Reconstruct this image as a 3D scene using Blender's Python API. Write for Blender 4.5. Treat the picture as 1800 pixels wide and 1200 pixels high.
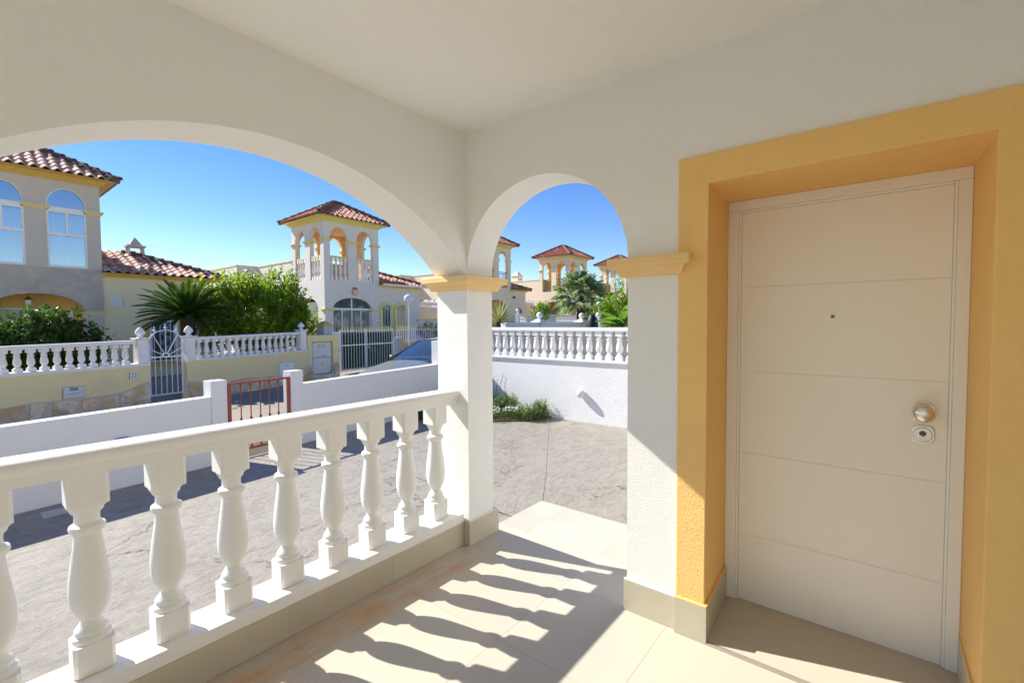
import bpy, bmesh, math, random
from mathutils import Vector, Matrix
R = math.radians
random.seed(7)
for o in list(bpy.data.objects): bpy.data.objects.remove(o)
scn = bpy.context.scene
col = scn.collection

# ---------------------------------------------------------------- camera
cam_d = bpy.data.cameras.new('camera'); cam = bpy.data.objects.new('camera', cam_d); col.objects.link(cam)
yaw, pitch, roll = R(38.567), R(2.2263), R(0.3512)
cy, sy, cp, sp, cr, sr = math.cos(yaw), math.sin(yaw), math.cos(pitch), math.sin(pitch), math.cos(roll), math.sin(roll)
fw = Vector((cy*cp, sy*cp, -sp)); r0 = Vector((sy, -cy, 0)); d0 = fw.cross(r0)
rt = cr*r0 + sr*d0; dn = -sr*r0 + cr*d0
cam.matrix_world = Matrix(((rt.x, -dn.x, -fw.x, 0), (rt.y, -dn.y, -fw.y, 0), (rt.z, -dn.z, -fw.z, 1.5), (0, 0, 0, 1)))
cam_d.sensor_width = 36; cam_d.lens = 818.1/1800*36
cam_d.clip_start = 0.05; cam_d.clip_end = 3000
scn.camera = cam

# ---------------------------------------------------------------- world, sun, exposure
SUN = Vector((-0.317, 1.0, 0.853)).normalized()
w = bpy.data.worlds.new('World'); scn.world = w; w.use_nodes = True
nt = w.node_tree; nt.nodes.clear()
N = nt.nodes.new; L = nt.links.new
out = N('ShaderNodeOutputWorld'); bg = N('ShaderNodeBackground'); sky = N('ShaderNodeTexSky')
sky.sky_type = 'NISHITA'; sky.sun_disc = False
sky.sun_elevation = math.asin(SUN.z); sky.sun_rotation = math.atan2(SUN.x, SUN.y)
sky.air_density = 1.0; sky.dust_density = 0.0; sky.ozone_density = 2.2; sky.altitude = 50
hsv = N('ShaderNodeHueSaturation'); hsv.inputs['Saturation'].default_value = 1.32; hsv.inputs['Hue'].default_value = 0.517; hsv.inputs['Value'].default_value = 0.93
L(sky.outputs[0], hsv.inputs['Color'])
# a few thin wisps of cloud
tc = N('ShaderNodeTexCoord'); mp = N('ShaderNodeMapping'); mp.inputs['Scale'].default_value = (1.5, 1.5, 9)
nz = N('ShaderNodeTexNoise'); nz.inputs['Scale'].default_value = 2.6; nz.inputs['Detail'].default_value = 7
L(tc.outputs['Generated'], mp.inputs['Vector']); L(mp.outputs[0], nz.inputs['Vector'])
rp = N('ShaderNodeValToRGB'); rp.color_ramp.elements[0].position = 0.74; rp.color_ramp.elements[1].position = 0.86
L(nz.outputs['Fac'], rp.inputs[0])
mx = N('ShaderNodeMix'); mx.data_type = 'RGBA'; L(rp.outputs[0], mx.inputs[0]); L(hsv.outputs[0], mx.inputs[6])
mx.inputs[7].default_value = (9, 9.3, 9.6, 1)
L(mx.outputs[2], bg.inputs['Color']); bg.inputs['Strength'].default_value = 0.08
L(bg.outputs[0], out.inputs[0])
sd = bpy.data.lights.new('sun', 'SUN'); so = bpy.data.objects.new('sun', sd); col.objects.link(so)
sd.energy = 3.5; sd.angle = R(0.5); sd.color = (1.0, 0.965, 0.895)
so.rotation_euler = SUN.to_track_quat('Z', 'Y').to_euler(); so.location = (-5, 20, 15)
scn.view_settings.view_transform = 'Standard'; scn.view_settings.look = 'None'
scn.view_settings.gamma = 1; scn.view_settings.use_curve_mapping = False
scn.view_settings.exposure = 1.33
scn.render.engine = 'CYCLES'
scn.cycles.max_bounces = 14; scn.cycles.diffuse_bounces = 8; scn.cycles.transparent_max_bounces = 12
scn.cycles.use_denoising = True

# ---------------------------------------------------------------- materials
MATS = {}
def mat(name, c, rough=0.6, c2=None, nscale=3.0, namt=0.5, bump=0.0, bscale=60.0, bdist=0.01, metal=0.0, spec=0.5,
        wave=0.0, rand=0.0, detail=6, stretch=None, coat=0.0, emit=None, blotch=None):
    """procedural surface: base colour c mottled towards c2, with fine relief"""
    m = bpy.data.materials.new(name); m.use_nodes = True; t = m.node_tree; n = t.nodes; l = t.links
    b = n['Principled BSDF']; b.inputs['Roughness'].default_value = rough; b.inputs['Metallic'].default_value = metal
    b.inputs['Specular IOR Level'].default_value = spec
    if coat: b.inputs['Coat Weight'].default_value = coat
    geo = n.new('ShaderNodeNewGeometry'); vec = geo.outputs['Position']
    if stretch:
        mpn = n.new('ShaderNodeMapping'); mpn.inputs['Scale'].default_value = stretch; l.new(vec, mpn.inputs[0]); vec = mpn.outputs[0]
    if c2 is None: c2 = tuple(v*0.9 for v in c)
    no = n.new('ShaderNodeTexNoise'); no.inputs['Scale'].default_value = nscale; no.inputs['Detail'].default_value = detail
    no.inputs['Roughness'].default_value = 0.62
    l.new(vec, no.inputs['Vector'])
    r = n.new('ShaderNodeValToRGB'); r.color_ramp.elements[0].position = 0.5-namt/2; r.color_ramp.elements[1].position = 0.5+namt/2
    r.color_ramp.elements[0].color = (*c, 1); r.color_ramp.elements[1].color = (*c2, 1)
    l.new(no.outputs['Fac'], r.inputs[0]); cur = r.outputs[0]
    if blotch:
        bc, bs, lo, hi = blotch
        n2 = n.new('ShaderNodeTexNoise'); n2.inputs['Scale'].default_value = bs; n2.inputs['Detail'].default_value = 8; n2.inputs['Roughness'].default_value = 0.7
        l.new(vec, n2.inputs['Vector'])
        mr = n.new('ShaderNodeMapRange'); mr.inputs[1].default_value = lo; mr.inputs[2].default_value = hi
        l.new(n2.outputs['Fac'], mr.inputs[0])
        mm = n.new('ShaderNodeMix'); mm.data_type = 'RGBA'; l.new(mr.outputs[0], mm.inputs[0]); l.new(cur, mm.inputs[6]); mm.inputs[7].default_value = (*bc, 1)
        cur = mm.outputs[2]
    if rand:
        oi = n.new('ShaderNodeObjectInfo'); hs = n.new('ShaderNodeHueSaturation')
        mr2 = n.new('ShaderNodeMapRange'); mr2.inputs[3].default_value = 1-rand; mr2.inputs[4].default_value = 1+rand
        l.new(oi.outputs['Random'], mr2.inputs[0]); l.new(mr2.outputs[0], hs.inputs['Value']); l.new(cur, hs.inputs['Color']); cur = hs.outputs[0]
    l.new(cur, b.inputs['Base Color'])
    if bump:
        nb = n.new('ShaderNodeTexNoise'); nb.inputs['Scale'].default_value = bscale; nb.inputs['Detail'].default_value = 5; nb.inputs['Roughness'].default_value = 0.6
        l.new(vec, nb.inputs['Vector'])
        bp = n.new('ShaderNodeBump'); bp.inputs['Strength'].default_value = bump; bp.inputs['Distance'].default_value = bdist
        l.new(nb.outputs['Fac'], bp.inputs['Height']); l.new(bp.outputs[0], b.inputs['Normal'])
        if wave:
            nw = n.new('ShaderNodeTexNoise'); nw.inputs['Scale'].default_value = 3.2; nw.inputs['Detail'].default_value = 4; nw.inputs['Roughness'].default_value = .5
            l.new(vec, nw.inputs['Vector'])
            bw = n.new('ShaderNodeBump'); bw.inputs['Strength'].default_value = 1.0; bw.inputs['Distance'].default_value = wave
            l.new(nw.outputs['Fac'], bw.inputs['Height']); l.new(bw.outputs[0], bp.inputs['Normal'])
    if emit: b.inputs['Emission Color'].default_value = (*emit[0], 1); b.inputs['Emission Strength'].default_value = emit[1]
    MATS[name] = m
    return m

mat('white_stucco', (.84,.83,.79), .85, (.81,.80,.755), 2.5, .5, bump=.55, bscale=150, bdist=.006, spec=.2, wave=.004)
mat('white_plaster', (.845,.835,.79), .85, (.815,.805,.76), 1.1, .6, bump=.6, bscale=110, bdist=.005, spec=.2, wave=.012, blotch=((.66,.63,.58), 55, .70, .78))
mat('white_wall', (.75,.74,.715), .8, (.715,.705,.68), 1.3, .6, bump=.5, bscale=25, bdist=.008, spec=.25, wave=.006, blotch=((.63,.61,.56), 2.2, .60, .88))
mat('white_stone', (.83,.82,.78), .5, (.795,.78,.735), 5, .5, bump=.35, bscale=55, bdist=.002, spec=.4, blotch=((.62,.50,.38), 11, .66, .82))
mat('white_paint', (.83,.815,.79), .45, (.80,.785,.76), 5, .5)
mat('yellow_stucco', (.88,.56,.21), .8, (.84,.53,.19), 4, .6, bump=.6, bscale=110, bdist=.006, spec=.2, wave=.006, blotch=((.80,.50,.18), 5, .55, .85))
mat('yellow_moulding', (.83,.56,.25), .6, (.79,.52,.21), 5, .5, bump=.15, bscale=60, bdist=.002)
mat('skirting_tile', (.54,.49,.37), .4, (.48,.43,.32), 6, .6, bump=.1, bscale=90, bdist=.001, rand=.05, blotch=((.30,.26,.18), 60, .70, .8))
mat('door_lacquer', (.86,.82,.735), .34, (.84,.80,.715), 1.5, .6, spec=.45, bump=.06, bscale=9, bdist=.002)
mat('door_frame', (.84,.81,.74), .33, (.82,.79,.72), 2, .5, spec=.4)
mat('satin_nickel', (.78,.75,.67), .27, (.72,.69,.62), 20, .5, metal=1)
mat('dark_metal', (.03,.03,.035), .4, metal=.6)
mat('grout', (.50,.42,.32), .9, (.42,.34,.25), 12)
mat('rust_joint', (.60,.42,.26), .8, (.74,.66,.55), 14, .5)
mat('alu_trim', (.55,.5,.42), .35, metal=.6)
mat('red_iron', (.30,.062,.035), .45, (.24,.045,.028), 15, .6, bump=.2, bscale=80, bdist=.001)
mat('white_iron', (.72,.72,.73), .4, (.66,.66,.66), 12)
mat('yellow_tip', (.75,.58,.12), .5)
mat('garden_yellow', (.86,.70,.36), .85, (.81,.66,.33), 1.2, .6, bump=.4, bscale=60, bdist=.006, blotch=((.66,.55,.33), 1.1, .55, .85))
mat('precast_white', (.85,.805,.735), .7, (.78,.735,.665), 6, .6, bump=.2, bscale=50, bdist=.003)
mat('flagstone', (.70,.41,.13), .75, (.52,.41,.27), 4.5, .35, bump=.5, bscale=22, bdist=.015, rand=.2, blotch=((.72,.62,.46), 2.6, .44, .56))
mat('mortar', (.60,.54,.45), .9, (.52,.47,.39), 9, bump=.5, bscale=60, bdist=.006)
mat('house_grey', (.60,.52,.43), .9, (.55,.48,.40), .9, .6, bump=.3, bscale=40, bdist=.006, blotch=((.50,.44,.37), .8, .5, .8))
mat('house_yellow', (.80,.68,.42), .9, (.75,.64,.39), .8, .6, bump=.3, bscale=40, bdist=.006)
mat('house_white', (.74,.70,.63), .9, (.69,.65,.58), .7, .6, bump=.3, bscale=40, bdist=.006, blotch=((.60,.57,.51), .9, .55, .85))
mat('house_cream', (.80,.68,.48), .9, (.76,.64,.45), .7, .6, bump=.3, bscale=40, bdist=.006)
mat('stained_band', (.54,.46,.37), .9, (.38,.33,.27), 1.1, .6, bump=.3, bscale=40, bdist=.006, stretch=(1.4,1,2.2), blotch=((.62,.54,.44), 1.0, .50, .75))
mat('peach_plaster', (.78,.52,.34), .9, (.74,.49,.32), 1, .6)
mat('ochre_plaster', (.82,.53,.17), .9, (.78,.50,.16), 1, .6)
mat('trim_ochre', (.68,.45,.12), .7, (.62,.40,.10), 3)
mat('trim_lemon', (.76,.66,.22), .7, (.70,.61,.20), 3)
mat('trim_cream', (.76,.62,.30), .7, (.70,.57,.27), 3)
mat('roof_tile', (.60,.32,.22), .75, (.48,.21,.14), 5, .5, spec=.15, rand=.25, bump=.3, bscale=40, bdist=.004, blotch=((.72,.60,.52), 3.7, .48, .62))
mat('roof_tile_far', (.60,.23,.13), .55, (.42,.13,.07), 4, .5, spec=.3, blotch=((.66,.50,.42), 3.3, .55, .63))
mat('roof_ridge', (.20,.13,.10), .8, (.10,.08,.07), 7, .6, bump=.4, bscale=30, bdist=.01, blotch=((.34,.17,.12), 6, .55, .7))
mat('roof_mortar', (.15,.13,.10), .95, (.09,.08,.06), 6)
mat('glass_dark', (.06,.08,.10), .05, spec=1.0)
mat('curtain', (.74,.76,.76), .8, (.60,.63,.64), 3, stretch=(14,14,.6))
mat('louvre', (.62,.54,.44), .6)
mat('bark', (.09,.06,.04), .9, (.05,.035,.025), 12, bump=.8, bscale=30, bdist=.02)
mat('hedge_screen', (.012,.035,.012), .8, (.03,.06,.02), 40, .4, bump=1, bscale=70, bdist=.02, blotch=((.14,.20,.10), 50, .66, .72))
mat('cabinet', (.72,.70,.66), .5, (.62,.60,.56), 4, blotch=((.40,.34,.26), 5, .62, .8))
mat('black', (.006,.006,.007), .55)
mat('ink', (.05,.05,.055), .6)
mat('grey_ink', (.28,.28,.28), .6)
mat('sign_yellow', (.85,.62,.03), .5)
mat('sign_blue', (.12,.30,.60), .5); mat('sign_red', (.60,.12,.12), .5)
mat('pipe_blue', (.02,.12,.55), .4)
mat('globe_white', (.70,.70,.76), .12, spec=.5)
mat('terracotta', (.42,.12,.05), .7)
mat('orange_fruit', (.85,.30,.02), .4)
mat('car_paint', (.20,.21,.20), .34, (.18,.19,.18), 2, metal=.3, coat=.4, spec=.5)
mat('car_glass', (.02,.05,.06), .02, spec=1.0)
mat('rubber', (.015,.015,.015), .8)
mat('copper_brown', (.22,.09,.04), .5)
mat('soil', (.12,.08,.05), .95, (.07,.05,.03), 12)
mat('petal', (.80,.80,.78), .7)
mat('grey_blue', (.40,.46,.52), .7)
mat('tan_wall', (.55,.40,.26), .85)
mat('awning', (.78,.76,.70), .8)
mat('crest_clay', (.62,.32,.20), .6, (.48,.40,.34), 20, .4)

def panemat(name, tint, refl, ior=1.5, rough=.02):
    m = bpy.data.materials.new(name); m.use_nodes = True; n = m.node_tree.nodes; l = m.node_tree.links; n.clear()
    o = n.new('ShaderNodeOutputMaterial'); tr = n.new('ShaderNodeBsdfTransparent'); tr.inputs[0].default_value = (*tint,1)
    gl = n.new('ShaderNodeBsdfGlossy'); gl.inputs['Roughness'].default_value = rough; gl.inputs[0].default_value = (.9,.95,1,1)
    lw = n.new('ShaderNodeFresnel'); ge = n.new('ShaderNodeNewGeometry'); ri = n.new('ShaderNodeMapRange'); ri.inputs[3].default_value = ior; ri.inputs[4].default_value = 1/ior; l.new(ge.outputs['Backfacing'], ri.inputs[0]); l.new(ri.outputs[0], lw.inputs[0]); mx = n.new('ShaderNodeMixShader')
    mr = n.new('ShaderNodeMapRange'); mr.inputs[3].default_value = refl; mr.inputs[4].default_value = 1; l.new(lw.outputs[0], mr.inputs[0])
    l.new(mr.outputs[0], mx.inputs[0]); l.new(tr.outputs[0], mx.inputs[1]); l.new(gl.outputs[0], mx.inputs[2]); l.new(mx.outputs[0], o.inputs[0]); MATS[name] = m
panemat('pane_glass', (.75,.80,.80), .28)
panemat('windscreen_glass', (.62,.74,.72), .10, 1.6)
mat('dashboard', (.10,.125,.13), .7)
def leafmat(name, c, c2, tr=.35, rough=.4, nscale=2.0):
    m = mat(name, c, rough, c2, nscale, .35, spec=.5)
    t = m.node_tree; b = t.nodes['Principled BSDF']; o = [x for x in t.nodes if x.type == 'OUTPUT_MATERIAL'][0]
    ts = t.nodes.new('ShaderNodeBsdfTranslucent'); ms = t.nodes.new('ShaderNodeMixShader'); ms.inputs[0].default_value = tr
    src = b.inputs['Base Color'].links[0].from_socket
    hs = t.nodes.new('ShaderNodeHueSaturation'); hs.inputs['Value'].default_value = 2.2; hs.inputs['Hue'].default_value = .485; hs.inputs['Saturation'].default_value = 1.05
    t.links.new(src, hs.inputs['Color']); t.links.new(hs.outputs[0], ts.inputs[0])
    t.links.new(b.outputs[0], ms.inputs[1]); t.links.new(ts.outputs[0], ms.inputs[2]); t.links.new(ms.outputs[0], o.inputs[0])
leafmat('leaf_citrus', (.21,.31,.025), (.08,.15,.018), .5, .35)
leafmat('leaf_dark', (.055,.115,.016), (.022,.055,.010), .38, .35)
leafmat('leaf_cycas', (.045,.09,.012), (.02,.045,.008), .3, .35)
leafmat('leaf_palm', (.30,.37,.20), (.16,.22,.10), .5)
leafmat('leaf_yucca', (.12,.18,.05), (.36,.34,.12), .25, .4, 30)
leafmat('leaf_banana', (.12,.24,.03), (.07,.15,.025), .45, .35, 4)
leafmat('leaf_herb', (.13,.22,.05), (.07,.13,.03), .4, .6, 6)

# beige porcelain floor tile with rust bloom along the balustrade
def floor_tile_mat():
    m = mat('floor_tile', (.525,.485,.40), .42, (.485,.44,.35), 3.2, .6, bump=.06, bscale=70, bdist=.001, spec=.4, rand=.05)
    t = m.node_tree; n = t.nodes; l = t.links; b = n['Principled BSDF']
    src = b.inputs['Base Color'].links[0].from_socket
    geo = n.new('ShaderNodeNewGeometry'); sx = n.new('ShaderNodeSeparateXYZ'); l.new(geo.outputs['Position'], sx.inputs[0])
    # band centred on y = 2.09
    a = n.new('ShaderNodeMath'); a.operation = 'SUBTRACT'; l.new(sx.outputs['Y'], a.inputs[0]); a.inputs[1].default_value = 2.07
    ab = n.new('ShaderNodeMath'); ab.operation = 'ABSOLUTE'; l.new(a.outputs[0], ab.inputs[0])
    mr = n.new('ShaderNodeMapRange'); mr.inputs[1].default_value = .20; mr.inputs[2].default_value = .0; l.new(ab.outputs[0], mr.inputs[0])
    mp_ = n.new('ShaderNodeMapping'); mp_.inputs['Scale'].default_value = (1.2, 3.0, 1); l.new(geo.outputs['Position'], mp_.inputs[0])
    no = n.new('ShaderNodeTexNoise'); no.inputs['Scale'].default_value = 2.6; no.inputs['Detail'].default_value = 9; no.inputs['Roughness'].default_value = .72
    l.new(mp_.outputs[0], no.inputs['Vector'])
    m2 = n.new('ShaderNodeMapRange'); m2.inputs[1].default_value = .38; m2.inputs[2].default_value = .62; l.new(no.outputs['Fac'], m2.inputs[0])
    mu = n.new('ShaderNodeMath'); mu.operation = 'MULTIPLY'; l.new(mr.outputs[0], mu.inputs[0]); l.new(m2.outputs[0], mu.inputs[1])
    no3 = n.new('ShaderNodeTexNoise'); no3.inputs['Scale'].default_value = 1.8; no3.inputs['Detail'].default_value = 8; l.new(geo.outputs['Position'], no3.inputs['Vector'])
    m3 = n.new('ShaderNodeMapRange'); m3.inputs[1].default_value = .55; m3.inputs[2].default_value = .8; m3.inputs[4].default_value = .16; l.new(no3.outputs['Fac'], m3.inputs[0])
    xm_ = n.new('ShaderNodeMapRange'); xm_.inputs[1].default_value = 2.3; xm_.inputs[2].default_value = 2.0; l.new(sx.outputs['X'], xm_.inputs[0])
    mu2 = n.new('ShaderNodeMath'); mu2.operation = 'MULTIPLY'; l.new(mu.outputs[0], mu2.inputs[0]); l.new(xm_.outputs[0], mu2.inputs[1]); mu = mu2
    ad = n.new('ShaderNodeMath'); ad.operation = 'ADD'; ad.use_clamp = True; l.new(mu.outputs[0], ad.inputs[0]); l.new(m3.outputs[0], ad.inputs[1])
    mi = n.new('ShaderNodeMix'); mi.data_type = 'RGBA'; l.new(ad.outputs[0], mi.inputs[0]); l.new(src, mi.inputs[6]); mi.inputs[7].default_value = (.52,.27,.12,1)
    l.new(mi.outputs[2], b.inputs['Base Color'])
floor_tile_mat()

def concrete_mat(name, c, c2, dark, rough=.5):
    """stamped concrete: mottled colour, fine slate relief, a few hairline cracks"""
    m = mat(name, c, rough, c2, 1.1, .6, spec=.4)
    t = m.node_tree; n = t.nodes; l = t.links; b = n['Principled BSDF']
    src = b.inputs['Base Color'].links[0].from_socket
    geo = n.new('ShaderNodeNewGeometry'); pos = geo.outputs['Position']
    def noise(scale, det, ro, vec=pos, dist=0):
        q = n.new('ShaderNodeTexNoise'); q.inputs['Scale'].default_value = scale; q.inputs['Detail'].default_value = det; q.inputs['Roughness'].default_value = ro; q.inputs['Distortion'].default_value = dist
        l.new(vec, q.inputs['Vector']); return q
    def rng_(src_, a, b_, c_=0, d_=1):
        q = n.new('ShaderNodeMapRange'); q.inputs[1].default_value = a; q.inputs[2].default_value = b_; q.inputs[3].default_value = c_; q.inputs[4].default_value = d_; l.new(src_, q.inputs[0]); return q.outputs[0]
    def mixc(f, a, col_):
        q = n.new('ShaderNodeMix'); q.data_type = 'RGBA'; l.new(f, q.inputs[0]); l.new(a, q.inputs[6]); q.inputs[7].default_value = (*col_, 1); return q.outputs[2]
    mp1 = n.new('ShaderNodeMapping'); mp1.inputs['Rotation'].default_value = (0,0,R(-35)); mp1.inputs['Scale'].default_value = (1, 1.7, 1); l.new(pos, mp1.inputs[0])
    n1 = noise(5.5, 13, .74, mp1.outputs[0], .9)
    n2 = noise(26, 10, .78)
    n3 = noise(1.6, 10, .7, pos, .5)
    cur = mixc(rng_(n1.outputs['Fac'], .47, .68, 0, .75), src, dark)
    cur = mixc(rng_(n3.outputs['Fac'], .55, .75, 0, .5), cur, tuple(v*1.15 for v in c))
    cur = mixc(rng_(n2.outputs['Fac'], .56, .70, 0, .7), cur, tuple(v*.6 for v in dark))
    cur = mixc(rng_(n2.outputs['Fac'], .44, .34, 0, .6), cur, tuple(v*1.35 for v in c))
    v = n.new('ShaderNodeTexVoronoi'); v.feature = 'DISTANCE_TO_EDGE'; v.inputs['Scale'].default_value = 1.3
    dm = n.new('ShaderNodeMix'); dm.data_type = 'RGBA'; dm.inputs[0].default_value = .42; l.new(mp1.outputs[0], dm.inputs[6]); l.new(noise(2.8, 10, .65).outputs['Color'], dm.inputs[7]); l.new(dm.outputs[2], v.inputs['Vector'])
    ck = rng_(v.outputs['Distance'], 0, .0045, 1, 0); sel = rng_(noise(1.1, 2, .5).outputs['Fac'], .52, .60)
    mu = n.new('ShaderNodeMath'); mu.operation = 'MULTIPLY'; l.new(ck, mu.inputs[0]); l.new(sel, mu.inputs[1])
    m2 = n.new('ShaderNodeMath'); m2.operation = 'MULTIPLY'; l.new(mu.outputs[0], m2.inputs[0]); m2.inputs[1].default_value = .5
    cur = mixc(m2.outputs[0], cur, (.05,.045,.04)); l.new(cur, b.inputs['Base Color'])
    ad = n.new('ShaderNodeMath'); ad.operation = 'MULTIPLY_ADD'; l.new(n1.outputs['Fac'], ad.inputs[0]); ad.inputs[1].default_value = 1.6
    l.new(n2.outputs['Fac'], ad.inputs[2])
    sb_ = n.new('ShaderNodeMath'); sb_.operation = 'SUBTRACT'; l.new(ad.outputs[0], sb_.inputs[0]); l.new(mu.outputs[0], sb_.inputs[1])
    bp = n.new('ShaderNodeBump'); bp.inputs['Strength'].default_value = .95; bp.inputs['Distance'].default_value = .012
    l.new(sb_.outputs[0], bp.inputs['Height']); l.new(bp.outputs[0], b.inputs['Normal'])
    l.new(rng_(n2.outputs['Fac'], 0, 1, rough-.2, rough+.2), b.inputs['Roughness'])
concrete_mat('stamped_concrete', (.35,.315,.258), (.305,.272,.22), (.18,.155,.125), rough=.5)
mat('asphalt', (.34,.285,.21), .9, (.28,.235,.175), 60, .7, bump=.6, bscale=140, bdist=.004, blotch=((.20,.185,.165), .5, .45, .75))
mat('far_ground', (.28,.24,.18), .95, (.20,.18,.12), .4)

# ---------------------------------------------------------------- mesh helpers
class MB:
    def __init__(s): s.v = []; s.f = []; s.M = None
    def add(s, vs, fs):
        b = len(s.v)
        s.v += [tuple(s.M @ Vector(p)) if s.M else tuple(p) for p in vs]
        s.f += [tuple(b+i for i in f) for f in fs]
    def box(s, x0, x1, y0, y1, z0, z1):
        s.add([(x0,y0,z0),(x1,y0,z0),(x1,y1,z0),(x0,y1,z0),(x0,y0,z1),(x1,y0,z1),(x1,y1,z1),(x0,y1,z1)],
              [(0,3,2,1),(4,5,6,7),(0,1,5,4),(1,2,6,5),(2,3,7,6),(3,0,4,7)])
    def frustum(s, cx, cy, z0, z1, a0, b0, a1, b1):
        s.add([(cx-a0,cy-b0,z0),(cx+a0,cy-b0,z0),(cx+a0,cy+b0,z0),(cx-a0,cy+b0,z0),(cx-a1,cy-b1,z1),(cx+a1,cy-b1,z1),(cx+a1,cy+b1,z1),(cx-a1,cy+b1,z1)],
              [(0,3,2,1),(4,5,6,7),(0,1,5,4),(1,2,6,5),(2,3,7,6),(3,0,4,7)])
    def prism(s, poly, z0, z1):
        n = len(poly)
        s.add([(x,y,z0) for x,y in poly]+[(x,y,z1) for x,y in poly],
              [tuple(range(n-1,-1,-1)), tuple(range(n,2*n))]+[(i,(i+1)%n,n+(i+1)%n,n+i) for i in range(n)])
    def extr(s, prof, axis, a0, a1):
        """profile of 2-d points swept along 'x' (prof = y,z) or 'y' (prof = x,z)"""
        n = len(prof)
        if axis == 'x': P = [(a0,p,q) for p,q in prof]+[(a1,p,q) for p,q in prof]
        else: P = [(p,a0,q) for p,q in prof]+[(p,a1,q) for p,q in prof]
        s.add(P, [tuple(range(n)), tuple(range(2*n-1,n-1,-1))]+[(i,n+i,n+(i+1)%n,(i+1)%n) for i in range(n)])
    def lathe(s, cx, cy, prof, n=16, cap=True):
        vs = []; fs = []
        for r,z in prof:
            for k in range(n):
                a = 2*math.pi*k/n; vs.append((cx+r*math.cos(a), cy+r*math.sin(a), z))
        m = len(prof)
        for i in range(m-1):
            for k in range(n):
                k2 = (k+1)%n; fs.append((i*n+k, i*n+k2, (i+1)*n+k2, (i+1)*n+k))
        if cap: fs.append(tuple(range(n-1,-1,-1))); fs.append(tuple((m-1)*n+k for k in range(n)))
        s.add(vs, fs)
    def tube(s, p0, p1, r, n=8, r1=None):
        p0, p1 = Vector(p0), Vector(p1); d = (p1-p0).normalized(); r1 = r if r1 is None else r1
        a = d.orthogonal().normalized(); b = d.cross(a)
        vs = [p0+a*r*math.cos(2*math.pi*k/n)+b*r*math.sin(2*math.pi*k/n) for k in range(n)]
        vs += [p1+a*r1*math.cos(2*math.pi*k/n)+b*r1*math.sin(2*math.pi*k/n) for k in range(n)]
        s.add(vs, [(k,(k+1)%n,n+(k+1)%n,n+k) for k in range(n)]+[tuple(range(n-1,-1,-1)), tuple(range(n,2*n))])
    def path(s, pts, r, n=6):
        for a,b in zip(pts[:-1], pts[1:]): s.tube(a, b, r, n)
    def sphere(s, c, r, n=14, m=10, sz=1.0):
        s.lathe(c[0], c[1], [(max(1e-4, r*math.sin(math.pi*i/m)), c[2]-sz*r*math.cos(math.pi*i/m)) for i in range(m+1)], n)
    def build(s, name, m, parent=None, smooth=False, bevel=0, seg=2, kind=None):
        me = bpy.data.meshes.new(name); me.from_pydata(s.v, [], s.f); me.update()
        bm = bmesh.new(); bm.from_mesh(me); bmesh.ops.recalc_face_normals(bm, faces=bm.faces); bm.to_mesh(me); bm.free()
        if m: me.materials.append(MATS[m])
        if smooth:
            for p in me.polygons: p.use_smooth = True
        o = bpy.data.objects.new(name, me); col.objects.link(o)
        if smooth: 
            try: me.set_sharp_from_angle(angle=R(38))
            except Exception: pass
        if bevel:
            b = o.modifiers.new('bevel', 'BEVEL'); b.width = bevel; b.segments = seg; b.limit_method = 'ANGLE'; b.angle_limit = R(40)
        if parent: o.parent = parent
        if kind: o['kind'] = kind
        return o

def raw(name, vs, fs, m, parent=None, kind=None, smooth=False):
    me = bpy.data.meshes.new(name); me.from_pydata(vs, [], fs); me.update(); me.materials.append(MATS[m])
    if smooth:
        for p in me.polygons: p.use_smooth = True
    o = bpy.data.objects.new(name, me); col.objects.link(o)
    if parent: o.parent = parent
    if kind: o['kind'] = kind
    return o

def thing(name, label, cat, loc=(0,0,0), rz=0.0, group=None):
    o = bpy.data.objects.new(name, None); col.objects.link(o); o.location = loc; o.rotation_euler = (0,0,rz)
    o.empty_display_size = .2
    o['label'] = label; o['category'] = cat
    if group: o['group'] = group
    return o
def tag(o, label, cat, group=None):
    o['label'] = label; o['category'] = cat
    if group: o['group'] = group
    return o
def dup(o, parent=None, loc=None, rot=None):
    c = o.copy(); col.objects.link(c)
    if parent is not None: c.parent = parent
    if loc is not None: c.location = loc
    if rot is not None: c.rotation_euler = rot
    return c
def dup_thing(root, loc, label, rz=0.0):
    r = root.copy(); col.objects.link(r); r.location = loc; r.rotation_euler = (0,0,rz); r['label'] = label
    for ch in list(root.children):
        c = ch.copy(); col.objects.link(c); c.parent = r
        for g in ch.children:
            d = g.copy(); col.objects.link(d); d.parent = c
    return r

def arc_z(u, spring, apex, kind):
    """height of the arch at u in -1..1; kind 'e' ellipse, 's' circular segment (needs half-width in kind tuple)"""
    if kind == 'e': return spring+(apex-spring)*math.sqrt(max(0, 1-u*u))
    a = kind; b = apex-spring; r = (a*a+b*b)/(2*b)
    return apex-r+math.sqrt(max(0, r*r-(u*a)**2))

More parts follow.
